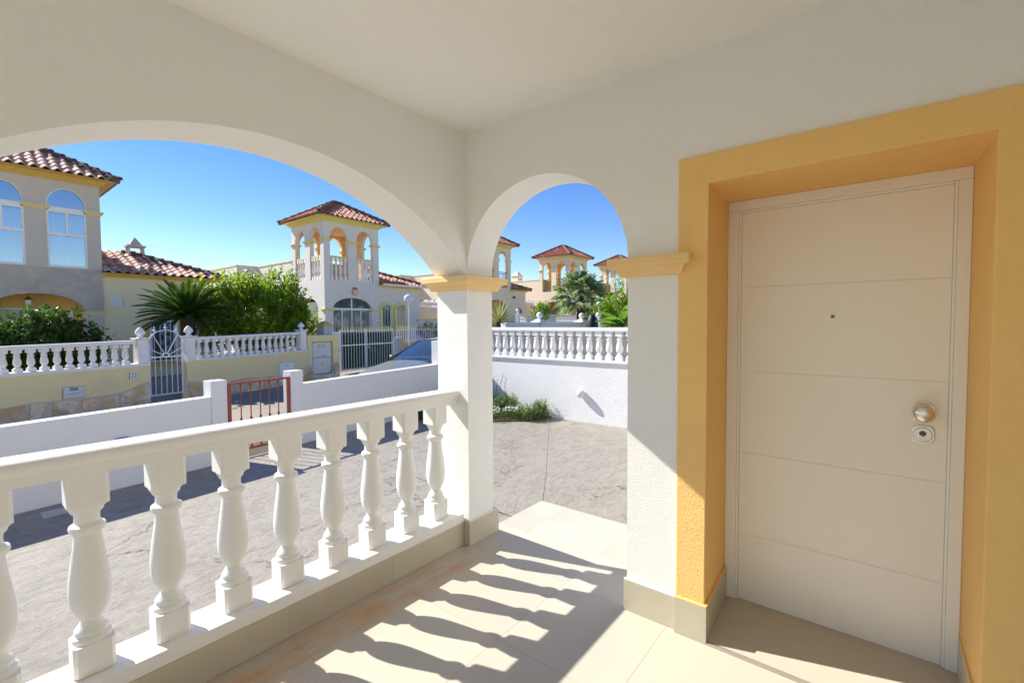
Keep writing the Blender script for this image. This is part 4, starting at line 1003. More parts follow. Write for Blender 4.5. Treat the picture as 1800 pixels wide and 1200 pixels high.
# ---- house 22 (left)
h22 = tower_house('corner_tower_house', 'grey stuccoed tower house with arched glazed windows and yellow wing, behind the yellow garden wall', .68, -.27, 'house_grey', 'trim_ochre', 'trim_cream', 'glazed', wing=6.70, wing_wall='house_yellow', body=False, singles=True, wing_single=True)
m = MB(); m.box(0.0,TWD+.0,-.012,-.0005,2.32,3.60)
st_ = MB(); arch_wall(st_, 0, TWD, 2.25, 3.62, -.014, -.001, [(.42,2.58,2.25,2.2501,2.80,'e')], 20); st_.build('stained_render', 'stained_band', h22)
for a,b_ in ((.32,1.27),(1.75,2.70)):
    fr = MB(); f0, f1 = .03, .08
    fr.box(a,a+.055,f0,f1,3.65,5.52); fr.box(b_-.055,b_,f0,f1,3.65,5.52); fr.box(a+.055,b_-.055,f0,f1,3.65,3.72); fr.box(a+.055,b_-.055,f0,f1,4.66,4.75); fr.box(a,b_,f0,f1,5.44,5.56)
    xm = (a+b_)/2; fr.box(xm-.025,xm+.025,f0-.01,f1,4.75,5.44); fr.box(a+.055,b_-.055,f0-.006,f0,5.38,5.44)
    c, hw_ = (a+b_)/2, (b_-a)/2
    pts = [(c-hw_*math.cos(R(t_)), 5.57+.60*math.sin(R(t_))) for t_ in range(0,181,10)]
    for (x1_,z1_),(x2_,z2_) in zip(pts[:-1], pts[1:]):
        k_ = .94
        fr.add([(x1_,f0,z1_),(x2_,f0,z2_),(c+(x2_-c)*k_,f0,5.57+(z2_-5.57)*k_),(c+(x1_-c)*k_,f0,5.57+(z1_-5.57)*k_)], [(0,1,2,3)])
    win = fr.build('window', 'white_paint', h22)
    gl = MB(); gl.box(a+.05,xm-.025,.062,.068,4.75,5.42); gl.build('pane', 'pane_glass', win)
    gl = MB(); gl.box(xm+.025,b_-.05,.062,.068,4.75,5.42); gl.build('pane', 'pane_glass', win)
    gl = MB(); gl.box(a+.05,b_-.05,.062,.068,3.72,4.66); gl.build('pane', 'pane_glass', win)
    gl = MB(); q = [(c+(x-c)*.95, 5.56+(z_-5.57)*.95) for x,z_ in pts]; gl.M = Matrix(((1,0,0,0),(0,0,1,.062),(0,1,0,0),(0,0,0,1))); gl.prism(q, 0, .006); gl.build('pane', 'pane_glass', win)
    cu = MB(); n_ = 40
    for k in range(n_):
        xa, xb = a+.06+(b_-a-.12)*k/n_, a+.06+(b_-a-.12)*(k+1)/n_
        ya, yb = .13+.035*math.sin(k*1.05), .13+.035*math.sin((k+1)*1.05)
        cu.add([(xa,ya,3.72),(xb,yb,3.72),(xb,yb,5.45),(xa,ya,5.45)], [(0,1,2,3)])
    cu.build('curtain', 'curtain', win)
m = MB(); m.box(.22,TWD-.22,1.0,1.1,0,3.3); m.build('porch_back_wall', 'ochre_plaster', h22)
m = MB(); m.box(.02,.40,.3,1.0,0,3.3); m.box(.22,TWD-.22,.22,1.0,3.3,3.4); m.build('porch_side', 'ochre_plaster', h22)
sh = MB(); sh.box(.35,2.05,.94,.995,.6,2.36); shw = sh.build('shuttered_window', 'white_paint', h22)
for pnl in range(5):
    for k in range(20):
        m = MB(); x_ = .40+pnl*.325; m.add([(x_,.925,.72+.08*k),(x_+.29,.925,.72+.08*k),(x_+.29,.938,.79+.08*k),(x_,.938,.79+.08*k),(x_,.939,.72+.08*k),(x_+.29,.939,.72+.08*k)], [(0,1,2,3),(0,1,5,4)]); m.build('louvre', 'louvre', shw)
m = MB(); m.box(2.28,2.42,.94,.995,1.9,2.3); m.build('fuse_box', 'white_paint', h22)
m = MB(); m.tube((1.32,.5,2.72),(1.32,.5,3.3),.01,6); m.frustum(1.32,.5,2.60,2.72,.11,.11,.02,.02); m.build('lantern_cap', 'copper_brown', h22)
m = MB(); m.frustum(1.32,.5,2.32,2.598,.035,.035,.07,.07); m.build('lantern_glass', 'curtain', h22)
# vent grille and grilled window on the wing
vb = MB(); vb.box(3.24,3.52,-.05,.02,2.42,2.72); vv = vb.build('wall_niche_frame', 'white_paint', h22)
m = MB(); m.box(3.26,3.50,-.055,-.051,2.45,2.70); m.build('niche_panel', 'curtain', vv)
for k in range(3):
    m = MB(); m.box(3.29+.08*k,3.305+.08*k,-.062,-.056,2.43,2.71); m.build('grille_bar', 'white_iron', vv)
m = MB(); m.box(4.10,5.60,-.02,.018,.3,2.12); m.build('window_surround', 'ochre_plaster', h22)
m = MB(); m.box(4.28,5.12,-.07,-.021,.45,1.98); wn = m.build('window', 'white_paint', h22)
m = MB(); m.box(4.34,5.02,-.073,-.0705,.52,1.92); m.build('pane', 'glass_dark', wn)
gr = MB()
for x_ in (4.38,4.56,4.88,4.98): gr.tube((x_,-.11,.45),(x_,-.11,1.95),.012,5)
gr.tube((4.36,-.11,.62),(5.0,-.11,.62),.012,5); gr.tube((4.36,-.11,1.9),(5.0,-.11,1.9),.012,5)
def spiral(cx_, cz, r, turns, d): return [(cx_+d*(r*(1-t/(turns*20+4)))*math.cos(t*.32), -.11, cz+(r*(1-t/(turns*20+4)))*math.sin(t*.32)) for t in range(int(turns*20))]
for cz in (.8,1.15,1.5):
    gr.path(spiral(4.66,cz,.10,1.6,1), .009, 4); gr.path(spiral(4.78,cz+.16,.09,1.6,-1), .009, 4)
gr.path([(4.72+.16*math.cos(R(t)),-.11,1.68+.16*math.sin(R(t))) for t in range(0,361,24)], .010, 4)
gr.build('scroll_grille', 'white_iron', wn)
m = MB(); m.box(5.72,6.22,-.05,-.0005,.45,1.95); wn2 = m.build('window', 'white_paint', h22)
m = MB(); m.box(5.78,6.16,-.054,-.0505,.52,1.9); m.build('pane', 'glass_dark', wn2)
ch = MB(); x_, y_ = 4.37, 1.9
for dx in (-.24,.20):
    for dy in (-.18,.14): ch.box(x_+dx,x_+dx+.06,y_+dy,y_+dy+.06,4.0,4.76)
ch.box(x_-.28,x_+.30,y_-.24,y_+.26,4.76,4.83); ch.frustum(x_+.01,y_+.01,4.83,5.13,.20,.18,.02,.02); ch.build('chimney', 'house_grey', h22)

# ---- house 20
h20 = tower_house('arcaded_tower_house', 'whitewashed tower house with open balustraded loggia and yellow eaves, behind the driveway gate', 11.70, 0, 'house_white', 'trim_lemon', 'trim_lemon', 'balusters', wing=6.07)
def glazed_bay(h, m_glass='glass_dark'):
    fr = MB(); f = .12
    fr.box(.42,2.58,f,f+.05,2.20,2.30); fr.box(.42,2.58,f,f+.05,.05,.15)
    for x_ in (.42,.94,1.46,1.98,2.52): fr.box(x_,x_+.07,f,f+.05,.15,2.20)
    fr.box(1.46,1.53,f,f+.05,2.30,2.76); w1 = fr.build('window', 'white_paint', h)
    for x_ in (.49,1.01,1.53,2.05):
        gl = MB(); gl.box(x_,x_+.45,f+.03,f+.035,.15,2.20); gl.build('pane', 'glass_dark', w1)
    gl = MB(); gl.M = Matrix(((1,0,0,0),(0,0,1,f+.03),(0,1,0,0),(0,0,0,1))); gl.prism([(1.5-1.06*math.cos(R(t)), 2.26+.52*math.sin(R(t))) for t in range(0,181,12)], 0, .005); gl.build('pane', 'glass_dark', w1)
    gb_ = MB()
    for k in range(26): gb_.box(.50+k*.08,.512+k*.08,f-.02,f-.008,.3,2.18)
    gb_.build('window_grille', 'white_iron', w1)
    cu = MB(); cu.box(.5,1.2,.4,.42,.1,2.7); cu.box(1.62,2.0,.4,.42,.1,2.7); cu.build('curtain', 'trim_cream', w1)
glazed_bay(h20)
m = MB(); m.box(.10,.15,.7,2.4,.15,2.6); m.box(.06,.16,.6,2.5,2.20,2.30); m.build('side_glazing', 'glass_dark', h20)
m = MB(); m.M = Matrix.Translation((1.60,-.002,3.14)) @ FACE_MY; pts = [((.17+.018*math.cos(8*R(a)))*math.cos(R(a)), (.22+.018*math.cos(8*R(a)))*math.sin(R(a))) for a in range(0,360,10)]
m.prism(pts, 0, .05); cr_o = m.build('wall_crest', 'crest_clay', h20)
m = MB(); m.M = Matrix.Translation((1.60,-.052,3.09)) @ FACE_MY; m.lathe(0,0,[(.12,0),(.12,.02),(.05,.03)],20); m.build('crest_disc', 'trim_cream', cr_o)
m = MB(); m.M = Matrix.Translation((1.60,-.052,3.27)) @ FACE_MY; m.prism([(-.08,-.04),(.08,-.04),(.10,.05),(.05,.02),(0,.06),(-.05,.02),(-.10,.05)],0,.015); m.build('crest_crown', 'terracotta', cr_o)
m = MB(); m.box(2.74,2.94,-.012,-.001,1.52,1.68); np_ = m.build('number_plate', 'white_paint', h20)
text_obj('20', .14, 'ink', np_, Matrix.Translation((2.84,-.0135,1.60)) @ FACE_MY)
m = MB(); m.M = Matrix.Translation((2.84,-.001,1.12)) @ FACE_MY; m.lathe(0,0,[(.10,0),(.10,.02),(.0,.03)],20); m.build('round_plaque', 'cabinet', h20)
m = MB(); m.M = Matrix.Translation((.20,-.001,1.12)) @ FACE_MY; m.lathe(0,0,[(.11,0),(.11,.02)],20); rp_ = m.build('round_plaque', 'grey_blue', h20)
m = MB(); m.M = Matrix.Translation((.20,-.022,1.12)) @ FACE_MY; m.lathe(0,0,[(.06,0),(.05,.012)],16); m.build('plaque_sun', 'sign_yellow', rp_)
m = MB(); m.box(.14,.30,-.03,-.001,2.46,2.60); al = m.build('alarm_box', 'white_paint', h20); m = MB(); m.box(.15,.28,-.032,-.0302,2.55,2.58); m.build('alarm_stripe', 'sign_red', al)
for i_, c_ in enumerate((3.48, 4.40)):
    m = MB(); hw_, sp_, ap = .30, 2.22, 2.52
    outer = [(c_-(hw_+.14)*math.cos(R(t)), sp_+(ap+.17-sp_)*math.sin(R(t))) for t in range(0,181,12)]
    ins = [(c_-hw_*math.cos(R(t)), sp_+(ap-sp_)*math.sin(R(t))) for t in range(0,181,12)]
    n_ = len(outer); vs = [(x,-.04,z_) for x,z_ in outer]+[(x,-.04,z_) for x,z_ in ins]+[(x,.02,z_) for x,z_ in outer]+[(x,.06,z_) for x,z_ in ins]
    fs = [(k,k+1,n_+k+1,n_+k) for k in range(n_-1)]+[(k,k+1,2*n_+k+1,2*n_+k) for k in range(n_-1)]+[(n_+k,n_+k+1,3*n_+k+1,3*n_+k) for k in range(n_-1)]
    m.add(vs, fs); m.box(c_-hw_-.14,c_-hw_,-.04,.02,.3,sp_); m.box(c_+hw_,c_+hw_+.14,-.04,.019,.3,sp_)
    ws = m.build('window_surround', 'trim_lemon', h20)
    gl = MB(); gl.M = Matrix(((1,0,0,0),(0,0,1,.012),(0,1,0,0),(0,0,0,1))); gl.prism([(c_-hw_,.4)]+ins+[(c_+hw_,.4)], 0, .004); gl.build('pane', 'glass_dark', ws)
    fr = MB()
    for x_ in (-.28,-.1,.08,.26): fr.box(c_+x_-.012,c_+x_+.012,-.01,.008,.4,2.40)
    for x_ in (-.3,.24): fr.box(c_+x_,c_+x_+.06,-.02,.01,.4,2.25)
    fr.build('window_grille', 'white_paint', ws)
# gutter
m = MB(); m.box(TWD+.01,6.12,-.40,-.28,3.50,3.60); m.build('gutter', 'precast_white', h20)

# ---- further houses of the row
h18 = tower_house('cream_tower_house', 'cream tower house with dark iron loggia railings, partly hidden by the porch pillar', 22.70, .32, 'house_cream', 'trim_cream', 'precast_white', 'iron', wing=5.10, inner='ochre_plaster')
h16 = tower_house('middle_tower_house', 'cream tower house with iron railed loggia, rising above the fan palm in the right arch', 33.50, .55, 'house_cream', 'trim_cream', 'precast_white', 'iron', wing=5.10, inner='ochre_plaster')
h14 = tower_house('far_tower_house', 'farthest cream tower house, half hidden behind the yellow capital of the right pilaster', 44.60, .92, 'house_cream', 'trim_cream', 'precast_white', 'iron', wing=5.10, inner='ochre_plaster')
for h in (h18, h16, h14):
    m = MB(); m.box(.4,2.6,.9,1.0,-.5,3.3); m.build('porch_back_wall', 'ochre_plaster', h)
    m = MB(); m.box(1.0,1.9,.85,.898,0,2.1); m.build('entrance_door', 'glass_dark', h)
m = MB(); m.box(.15,.85,5.5,6.2,4.78,5.25); m.box(.09,.91,5.44,6.26,5.25,5.32); m.frustum(.5,5.85,5.32,5.75,.36,.36,.03,.03); m.build('chimney', 'house_cream', h16)
for k,(x_,z_) in enumerate(((3.35,2.95),)):
    m = MB(); m.box(x_-.06,x_+.06,-.12,0.018,z_,z_+.14); m.build('wall_lamp', 'ink', h18)
    m = MB(); m.M = Matrix(((1,0,0,0),(0,0,1,.012),(0,1,0,0),(0,0,0,1))); m.prism([(3.6,0.2),(3.6,1.9)]+[(3.95-.35*math.cos(R(t)),1.9+.4*math.sin(R(t))) for t in range(0,181,15)]+[(4.3,1.9),(4.3,0.2)], -.03, -.014); m.build('arched_door', 'copper_brown', h18)
# pergolas between the houses
def pergola(X, Y, Z, wdt, n, label):
    p = thing('pergola', label, 'pergola', (X,Y,Z), 0, 'white pergolas between the houses')
    for yy_ in (0,2.4):
        m = MB(); m.box(0,wdt,yy_,yy_+.12,-.18,0); m.build('beam', 'precast_white', p)
    s_ = MB(); s_.box(-.06,.06,-.35,2.7,.0005,.14); sl = s_.build('slat', 'precast_white', p); sl.location = (.2,0,0)
    for k in range(1,n): dup(sl, loc=(.2+k*(wdt-.4)/(n-1),0,0))
    for x_ in (0,wdt-.16):
        m = MB(); m.box(x_,x_+.16,0.001,.119,-3.4,-.1801); m.build('post', 'house_cream', p)
    return p
pergola(17.75, 21.2, 2.78, 4.2, 10, 'white slatted pergola beside the whitewashed tower house, just left of the porch pillar')
pergola(27.9, 21.6, 3.10, 2.0, 6, 'white slatted pergola in front of the middle tower house, seen through the right arch')
gf = MB(); gf.box(17.2,17.55,20.9,21.15,-.3,2.72); tag(gf.build('tan_column', 'house_cream'), 'square cream column left of the white pergola, beyond the globe street lamp', 'column')
yc = MB(); yc.box(17.56,22.4,20.75,20.95,-.3,1.72); tag(yc.build('low_white_wall', 'house_white'), 'low white wall with yellow coping behind the railing and the car', 'wall')
o = MB(); o.box(17.56,22.4,20.70,21.0,1.7205,1.80); oo = o.build('coping', 'trim_lemon'); oo.parent = bpy.data.objects['low_white_wall']
aw = thing('awning', 'white scalloped awning hanging under the pergola near the porch pillar', 'awning', (18.6,20.6,2.35))
m = MB(); m.add([(0,0,0.12),(2.4,0,.12),(2.4,.9,.42),(0,.9,.42)], [(0,1,2,3)]); 
for k in range(16): m.add([(k*.15,0,.12),(k*.15+.15,0,.12),(k*.15+.15,0,-.02),(k*.15+.075,0,-.07),(k*.15,0,-.02)], [(0,1,2,3,4)])
m.build('canopy', 'awning', aw)
st = thing('outside_stairs', 'cream outside staircase with sloping parapet beside the middle tower house', 'stairs', (29.2,21.4,0))
m = MB(); m.add([(0,0,2.95),(.45,0,2.95),(2.1,0,1.85),(1.65,0,1.85)], [(0,1,2,3)]); m.add([(0,.25,2.95),(.45,.25,2.95),(2.1,.25,1.85),(1.65,.25,1.85)], [(0,1,2,3)])
m.add([(.45,0,2.95),(2.1,0,1.85),(2.1,.25,1.85),(.45,.25,2.95)], [(0,1,2,3)]); m.add([(0,0,2.95),(1.65,0,1.85),(1.65,.25,1.85),(0,.25,2.95)], [(0,1,2,3)]); m.build('stair_parapet', 'house_cream', st)
m = MB(); m.box(-1.6,0,0,.25,2.75,3.0); m.build('landing_parapet', 'house_cream', st)
m = MB(); m.box(-1.6,3.4,1.6,1.8,0,2.9); m.build('stair_wall', 'peach_plaster', st)

# ================================================================ NEIGHBOUR PLOT beyond the side wall
nb = thing('neighbour_wall', 'white neighbouring garden wall with two large ball finials beyond the side balustrade', 'wall', (7.7,8.95,0), math.atan2(-.38,2.2)*.55)
m = MB(); m.box(2.9,6.85,0,.2,-.4,1.47); m.build('wall_panel', 'white_wall', nb); m = MB(); m.box(2.9,6.85,-.03,.23,1.4702,1.52); m.build('coping', 'white_paint', nb)
for x_ in (4.55,6.85):
    m = MB(); m.box(x_-.15,x_+.15,-.06,.26,-.4,1.53); m.box(x_-.2,x_+.2,-.1,.3,1.5302,1.57); m.frustum(x_,.1,1.57,1.63,.14,.14,.09,.09); m.build('pier', 'white_wall', nb)
    m = MB(); m.lathe(x_,.1,[(.09,1.63),(.06,1.65),(.075,1.665)],16); m.sphere((x_,.1,1.755),.10,18,12); m.build('ball_finial', 'white_paint', nb, smooth=True)
def far_balustrade(x0,x1,y,zb,zt,label,sl=.215, group='white balustrades across the street'):
    t = thing('far_balustrade', label, 'balustrade', (x0,y,0), SA, group); ln = (x1-x0)*SK
    m = MB(); m.box(0,ln,0,.16,zt-.06,zt); m.build('handrail', 'precast_white', t)
    m = MB(); m.box(-.02,ln+.02,-.02,.2,-.4,zb); m.build('base_wall', 'precast_white', t)
    h = zt-.06-zb; b = baluster_mesh('baluster', 'precast_white', (1.1,1.1,h/.743), 10, True, t); n = int(ln/.24); b.location = (.12,.08,zb)
    for k in range(1,n): dup(b, loc=(.12+k*ln/n,.08,zb))
    for x_ in (-.12, ln+.12):
        m = MB(); m.box(x_-.12,x_+.12,-.04,.2,-.4,zt+.05); m.build('pier', 'precast_white', t)
        m = MB(); m.lathe(x_,.08,[(.05,zt+.05),(.05,zt+.1)],10); m.sphere((x_,.08,zt+.20),.12,12,8); m.build('ball_finial', 'precast_white', t, smooth=True)
far_balustrade(22.6, 26.7, 17.4, 1.55, 2.08, 'white balustrade across the street, directly behind the large left ball finial')
far_balustrade(27.2, 33.5, 18.4, 1.6, 2.12, 'white balustrade across the street, right of the small green shrub')
ov = MB(); ov.lathe(0,0,[(.18,-.4),(.18,1.2)]+[(max(.001,.18*math.cos(R(a))),1.3+.44*math.sin(R(a))) for a in range(0,91,9)],20)
o = ov.build('covered_heater', 'black', smooth=True); o.location = (11.58,6.36,0); tag(o, 'black dome shaped garden cover rising behind the side balustrade, left of the banana plant', 'garden cover')
fl = thing('lamp_pier', 'slim white pier with ball finial and a thin globe lamp, right of the black cover', 'pier', (12.7,6.76,0))
m = MB(); m.box(-.07,.07,-.07,.07,-.4,1.55); m.frustum(0,0,1.55,1.60,.07,.07,.10,.10); m.box(-.1,.1,-.1,.1,1.6,1.63); m.build('pier', 'white_wall', fl)
m = MB(); m.sphere((0,0,1.74),.085,16,10); m.build('ball_finial', 'white_paint', fl, smooth=True)
m = MB(); m.tube((.05,.02,1.63),(.05,.02,2.02),.012,6); m.build('lamp_stem', 'white_iron', fl); m = MB(); m.sphere((.05,.02,2.08),.07,16,10); m.build('lamp_globe', 'globe_white', fl, smooth=True)

# ================================================================ PLANTS
leafy('garden_bush', 'dark green citrus bush behind the white balusters left of the white gate', 'bush',
      [((1.45,14.6,.95),(.75,.5,.75)),((2.2,14.6,.85),(.45,.45,.6)),((.9,14.6,.8),(.5,.45,.7)),((1.7,14.7,1.35),(.35,.3,.45)),((2.12,14.6,1.5),(.15,.15,.35)),((.2,14.6,.8),(.6,.5,.8))], 1150, 'leaf_dark', 21, (.125,.06), (.16,.36), .45, 10,
      trunks=[((1.5,14.7,-.3),(1.45,14.6,.9),.05,.03),((2.1,14.7,-.3),(2.2,14.6,.7),.04,.02)], base=(1.5,14.6,-.3))
ot = leafy('orange_tree', 'bright green orange tree behind the white balusters, in front of the whitewashed house', 'tree',
      [((6.5,15.4,1.55),(1.35,.9,1.0)),((5.3,15.3,1.5),(.65,.6,.85)),((7.5,15.4,1.7),(.6,.6,1.1)),((6.1,15.3,2.4),(.8,.6,.45)),((7.1,15.4,2.6),(.35,.35,.6)),((5.2,15.3,2.3),(.35,.35,.35)),((7.45,15.4,2.75),(.18,.2,.5)),((8.0,15.4,1.4),(.35,.4,.6))], 2100, 'leaf_citrus', 22, (.13,.064), (.18,.45), .65, 11,
      trunks=[((6.4,15.4,-.3),(6.5,15.4,.8),.08,.05),((6.5,15.4,.7),(5.6,15.3,1.5),.045,.02),((6.5,15.4,.7),(7.3,15.4,1.7),.045,.02),((6.5,15.4,.8),(6.4,15.4,2.2),.04,.015)], base=(6.4,15.4,-.3))
for p in ((5.35,14.75,.82),(6.5,14.7,.75),(5.9,14.7,1.4),(4.15,14.3,.72),(4.45,14.3,.70)):
    m = MB(); m.sphere((p[0]-6.4,p[1]-15.4,p[2]+.3),.045,10,8); m.build('orange', 'orange_fruit', ot, smooth=True)

def frond_plant(name, label, cat, base, zc, n, ln, m_, seed, droop=.9, leaflet=(.16,.014), pitch=(5,85), trunk_r=.17):
    rng_ = random.Random(seed); t = thing(name, label, cat, base); vs, fs = [], []; st_ = MB()
    for i in range(n):
        az = i*2.39996+rng_.uniform(-.15,.15); el = R(pitch[0]+(pitch[1]-pitch[0])*((i+.5)/n)**.9); L_ = ln*rng_.uniform(.88,1.08)
        p = Vector((0,0,zc)); pts = [p.copy()]
        d = Vector((math.cos(az)*math.cos(el), math.sin(az)*math.cos(el), math.sin(el)))
        seg = 22
        for k in range(seg):
            d = (d+Vector((0,0,-droop/seg*(.35+k/seg)))).normalized(); p = p+d*L_/seg; pts.append(p.copy())
        st_.path([tuple(q) for q in pts[::3]], .009, 4)
        for k in range(2, seg):
            for sub in (0,.33,.66):
                q = pts[k].lerp(pts[k+1], sub) if k < seg else pts[k]; dd = (pts[k+1]-pts[k]).normalized()
                side = dd.cross(Vector((0,0,1))).normalized(); up_ = side.cross(dd)
                w_ = math.sin(math.pi*min(1,(k+sub)/seg*.92+.06))**.5
                for sg in (-1,1):
                    ld = (side*sg*.75+dd*.8+up_*.35).normalized()
                    b = len(vs); e_ = q+ld*leaflet[0]*w_; pr = dd*leaflet[1]
                    vs += [tuple(q-pr),tuple(q+pr),tuple(e_)]; fs.append((b,b+1,b+2))
    raw('fronds', vs, fs, m_, t); st_.build('frond_stems', m_, t, kind='stuff')
    tr = MB(); prof = []; h = zc
    k = 0; z_ = 0
    while z_ < h:
        prof += [(trunk_r*.86,z_),(trunk_r*1.05,z_+.035)]; z_ += .05
    prof.append((trunk_r*.7,h+.02)); tr.lathe(0,0,prof,18); tr.build('trunk', 'bark', t)
    return t
frond_plant('cycas_palm', 'dark green sago palm with stiff arching fronds and stout trunk behind the white gate', 'palm', (4.47,15.0,-.3), 2.0, 74, 1.20, 'leaf_cycas', 41, .85, (.20,.016), (-4,72), .19)

# fan palm
def fan_palm(base, zc, n, seed):
    rng_ = random.Random(seed); t = thing('fan_palm', 'bushy fan palm with windblown fronds, seen through the right arch', 'palm', base); vs, fs = [], []; st_ = MB()
    for i in range(n):
        az = i*2.39996; el = R(-30+110*(i/n)); L_ = rng_.uniform(.65,1.0)
        d = Vector((math.cos(az)*math.cos(el), math.sin(az)*math.cos(el), math.sin(el)))
        p = Vector((0,0,zc))+d*L_; st_.tube((0,0,zc), tuple(p), .018, 4, .01)
        side = d.cross(Vector((0,0,1))).normalized(); up_ = side.cross(d)
        for k in range(28):
            a = R(-105+210*k/27+rng_.uniform(-3,3)); ld = (d*math.cos(a)+side*math.sin(a)).normalized(); q = p.copy(); ln = rng_.uniform(.62,.85)*(1-.2*abs(a))
            w0 = ld.cross(up_).normalized()*.019
            m1 = q+ld*ln*.55+up_*.03; m2 = q+ld*ln+Vector((-.06,-.10,-rng_.uniform(.05,.40)))
            b = len(vs); vs += [tuple(q),tuple(m1+w0*1.3),tuple(m2),tuple(m1-w0*1.3)]; fs += [(b,b+1,b+2),(b,b+2,b+3)]
    raw('fronds', vs, fs, 'leaf_palm', t); st_.build('frond_stems', 'leaf_palm', t, kind='stuff')
    tr = MB(); tr.lathe(0,0,[(.24,0),(.2,zc*.5),(.22,zc-.1),(.1,zc+.1)],14); tr.build('trunk', 'bark', t)
fan_palm((19.3,11.2,-.1), 2.75, 27, 42)

# yucca with striped sword leaves
def sword_plant(name, label, base, n, ln, wd, m_, seed, el=(-10,85)):
    rng_ = random.Random(seed); t = thing(name, label, 'plant', base); vs, fs = [], []
    for i in range(n):
        az = i*2.39996; e_ = R(el[0]+(el[1]-el[0])*(i+.5)/n+rng_.uniform(-6,6)); L_ = ln*rng_.uniform(.8,1.1)
        d = Vector((math.cos(az)*math.cos(e_), math.sin(az)*math.cos(e_), math.sin(e_))); side = d.cross(Vector((0,0,1))).normalized(); up_ = side.cross(d)
        pts = []
        p = Vector((0,0,.05)); N_ = 7
        for k in range(N_+1):
            w_ = wd*(.55+.45*math.sin(math.pi*min(1,k/N_*1.3)))*(1-(k/N_)**2.2)+.001
            pts += [p-side*w_/2+up_*w_*.18, p.copy(), p+side*w_/2+up_*w_*.18]
            d = (d+Vector((0,0,-.035))).normalized(); p = p+d*L_/N_
        b = len(vs); vs += [tuple(q) for q in pts]
        for k in range(N_): fs += [(b+3*k,b+3*k+1,b+3*k+4,b+3*k+3),(b+3*k+1,b+3*k+2,b+3*k+5,b+3*k+4)]
    raw('leaves', vs, fs, m_, t)
    m = MB(); m.lathe(0,0,[(.06,-base[2]-.4),(.05,.08)],10); m.build('stem', 'bark', t)
sword_plant('yucca', 'yucca with yellow edged sword leaves rising above the side balustrade', (8.02,6.78,1.48), 64, .60, .042, 'leaf_yucca', 51)
# banana
def banana(base, specs):
    t = thing('banana_plant', 'banana plant with broad bright green leaves at the right edge of the arch view', 'plant', base)
    for az, el_, L_, wd, dr in specs:
        d = Vector((math.cos(az)*math.cos(el_), math.sin(az)*math.cos(el_), math.sin(el_))); p = Vector((0,0,0)); vs, fs = [], []; N_ = 14
        side = d.cross(Vector((0,0,1))).normalized()
        for k in range(N_+1):
            u = k/N_; w_ = wd*math.sin(math.pi*(u*.9+.08))**.6 if u < 1 else .01
            up_ = side.cross(d); w_ *= 1+.08*math.sin(k*2.3)
            vs += [tuple(p-side*w_*.5+up_*w_*.22), tuple(p), tuple(p+side*w_*.5+up_*w_*.22)]
            d = (d+Vector((0,0,-dr/N_*(.4+u)))).normalized(); p = p+d*L_/N_
        for k in range(N_): fs += [(3*k,3*k+1,3*k+4,3*k+3),(3*k+1,3*k+2,3*k+5,3*k+4)]
        raw('leaf', vs, fs, 'leaf_banana', t, smooth=True)
    m = MB(); m.lathe(0,0,[(.09,-2),(.06,.05)],10); m.build('stem', 'leaf_palm', t)
banana((10.72,5.05,1.40), [(2.25,1.22,.78,.24,.12),(-1.0,1.15,.75,.34,.3),(2.5,.62,.85,.32,.5),(2.2,.3,.7,.30,.3),(3.0,.45,.9,.30,.7),(-1.4,.75,.7,.36,.6),(3.9,.9,.6,.28,.7),(-1.9,1.2,.6,.3,.3),(1.9,.15,.55,.26,.4)])
leafy('tall_shrub', 'tall airy yellow green shrub behind the banana plant', 'shrub', [((14.8,7.2,1.75),(.75,.6,.55)),((14.9,7.1,2.45),(.18,.18,.5)),((14.3,7.5,1.75),(.45,.4,.3)),((15.2,6.7,2.0),(.4,.4,.5))], 420, 'leaf_citrus', 61, (.12,.05), (.2,.4), .6, 9, trunks=[((14.8,7.2,-.3),(14.8,7.2,1.6),.05,.03)], base=(14.8,7.2,-.3))
leafy('small_tree', 'small bright green shrub between the two white balustrades, beyond the ball finial', 'shrub', [((20.0,14.0,1.9),(.35,.35,.45)),((20.3,13.8,2.3),(.15,.15,.3))], 140, 'leaf_citrus', 62, (.13,.06), (.2,.35), .6, 9, trunks=[((20.0,14.0,-.2),(20.0,14.0,1.8),.03,.02)], base=(20.0,14.0,-.2))
leafy('far_hedge', 'dark hedge bush beside the fan palm trunk in front of the middle tower house', 'bush', [((21.5,11.5,1.5),(1.2,.7,.5))], 220, 'leaf_dark', 63, (.14,.06), (.2,.4), .5, 9, base=(21.5,11.5,-.2))
hp_ = MB(); hp_.lathe(0,0,[(.06,0),(.12,.04),(.15,.16),(.16,.20),(.14,.2)],14); o = hp_.build('hanging_pot', 'terracotta', smooth=True); o.location = (17.3,20.75,1.55); tag(o, 'terracotta pot hung on the cream column beyond the globe street lamp', 'pot')

# ================================================================ PARKED CAR
car = thing('parked_car', 'silver grey hatchback parked in the street behind the white garden wall, windscreen towards the left', 'car', (7.88,8.52,-.30), math.pi+R(3))
def loft(sections):
    """sections: (x, [(half width, z), ...]) mirrored across y = 0"""
    vs, fs = [], []; n = len(sections[0][1])
    for x, pr in sections:
        vs += [(x,-w_,z_) for w_,z_ in pr]+[(x,w_,z_) for w_,z_ in reversed(pr)]
    m_ = 2*n
    for i in range(len(sections)-1):
        for k in range(m_): fs.append((i*m_+k, i*m_+(k+1)%m_, (i+1)*m_+(k+1)%m_, (i+1)*m_+k))
    fs.append(tuple(range(m_))); fs.append(tuple((len(sections)-1)*m_+k for k in range(m_-1,-1,-1)))
    m = MB(); m.add(vs, fs); return m
def sec(x, w_, zb, zs, zt, wt, crown=0): return (x, [(w_*.92,zb),(w_,zb+.12),(w_*1.0,zs-.12),(w_*.97,zs),(wt*.9,zt-.012+crown*.3),(wt*.5,zt+crown),(.001,zt+crown*1.3)])
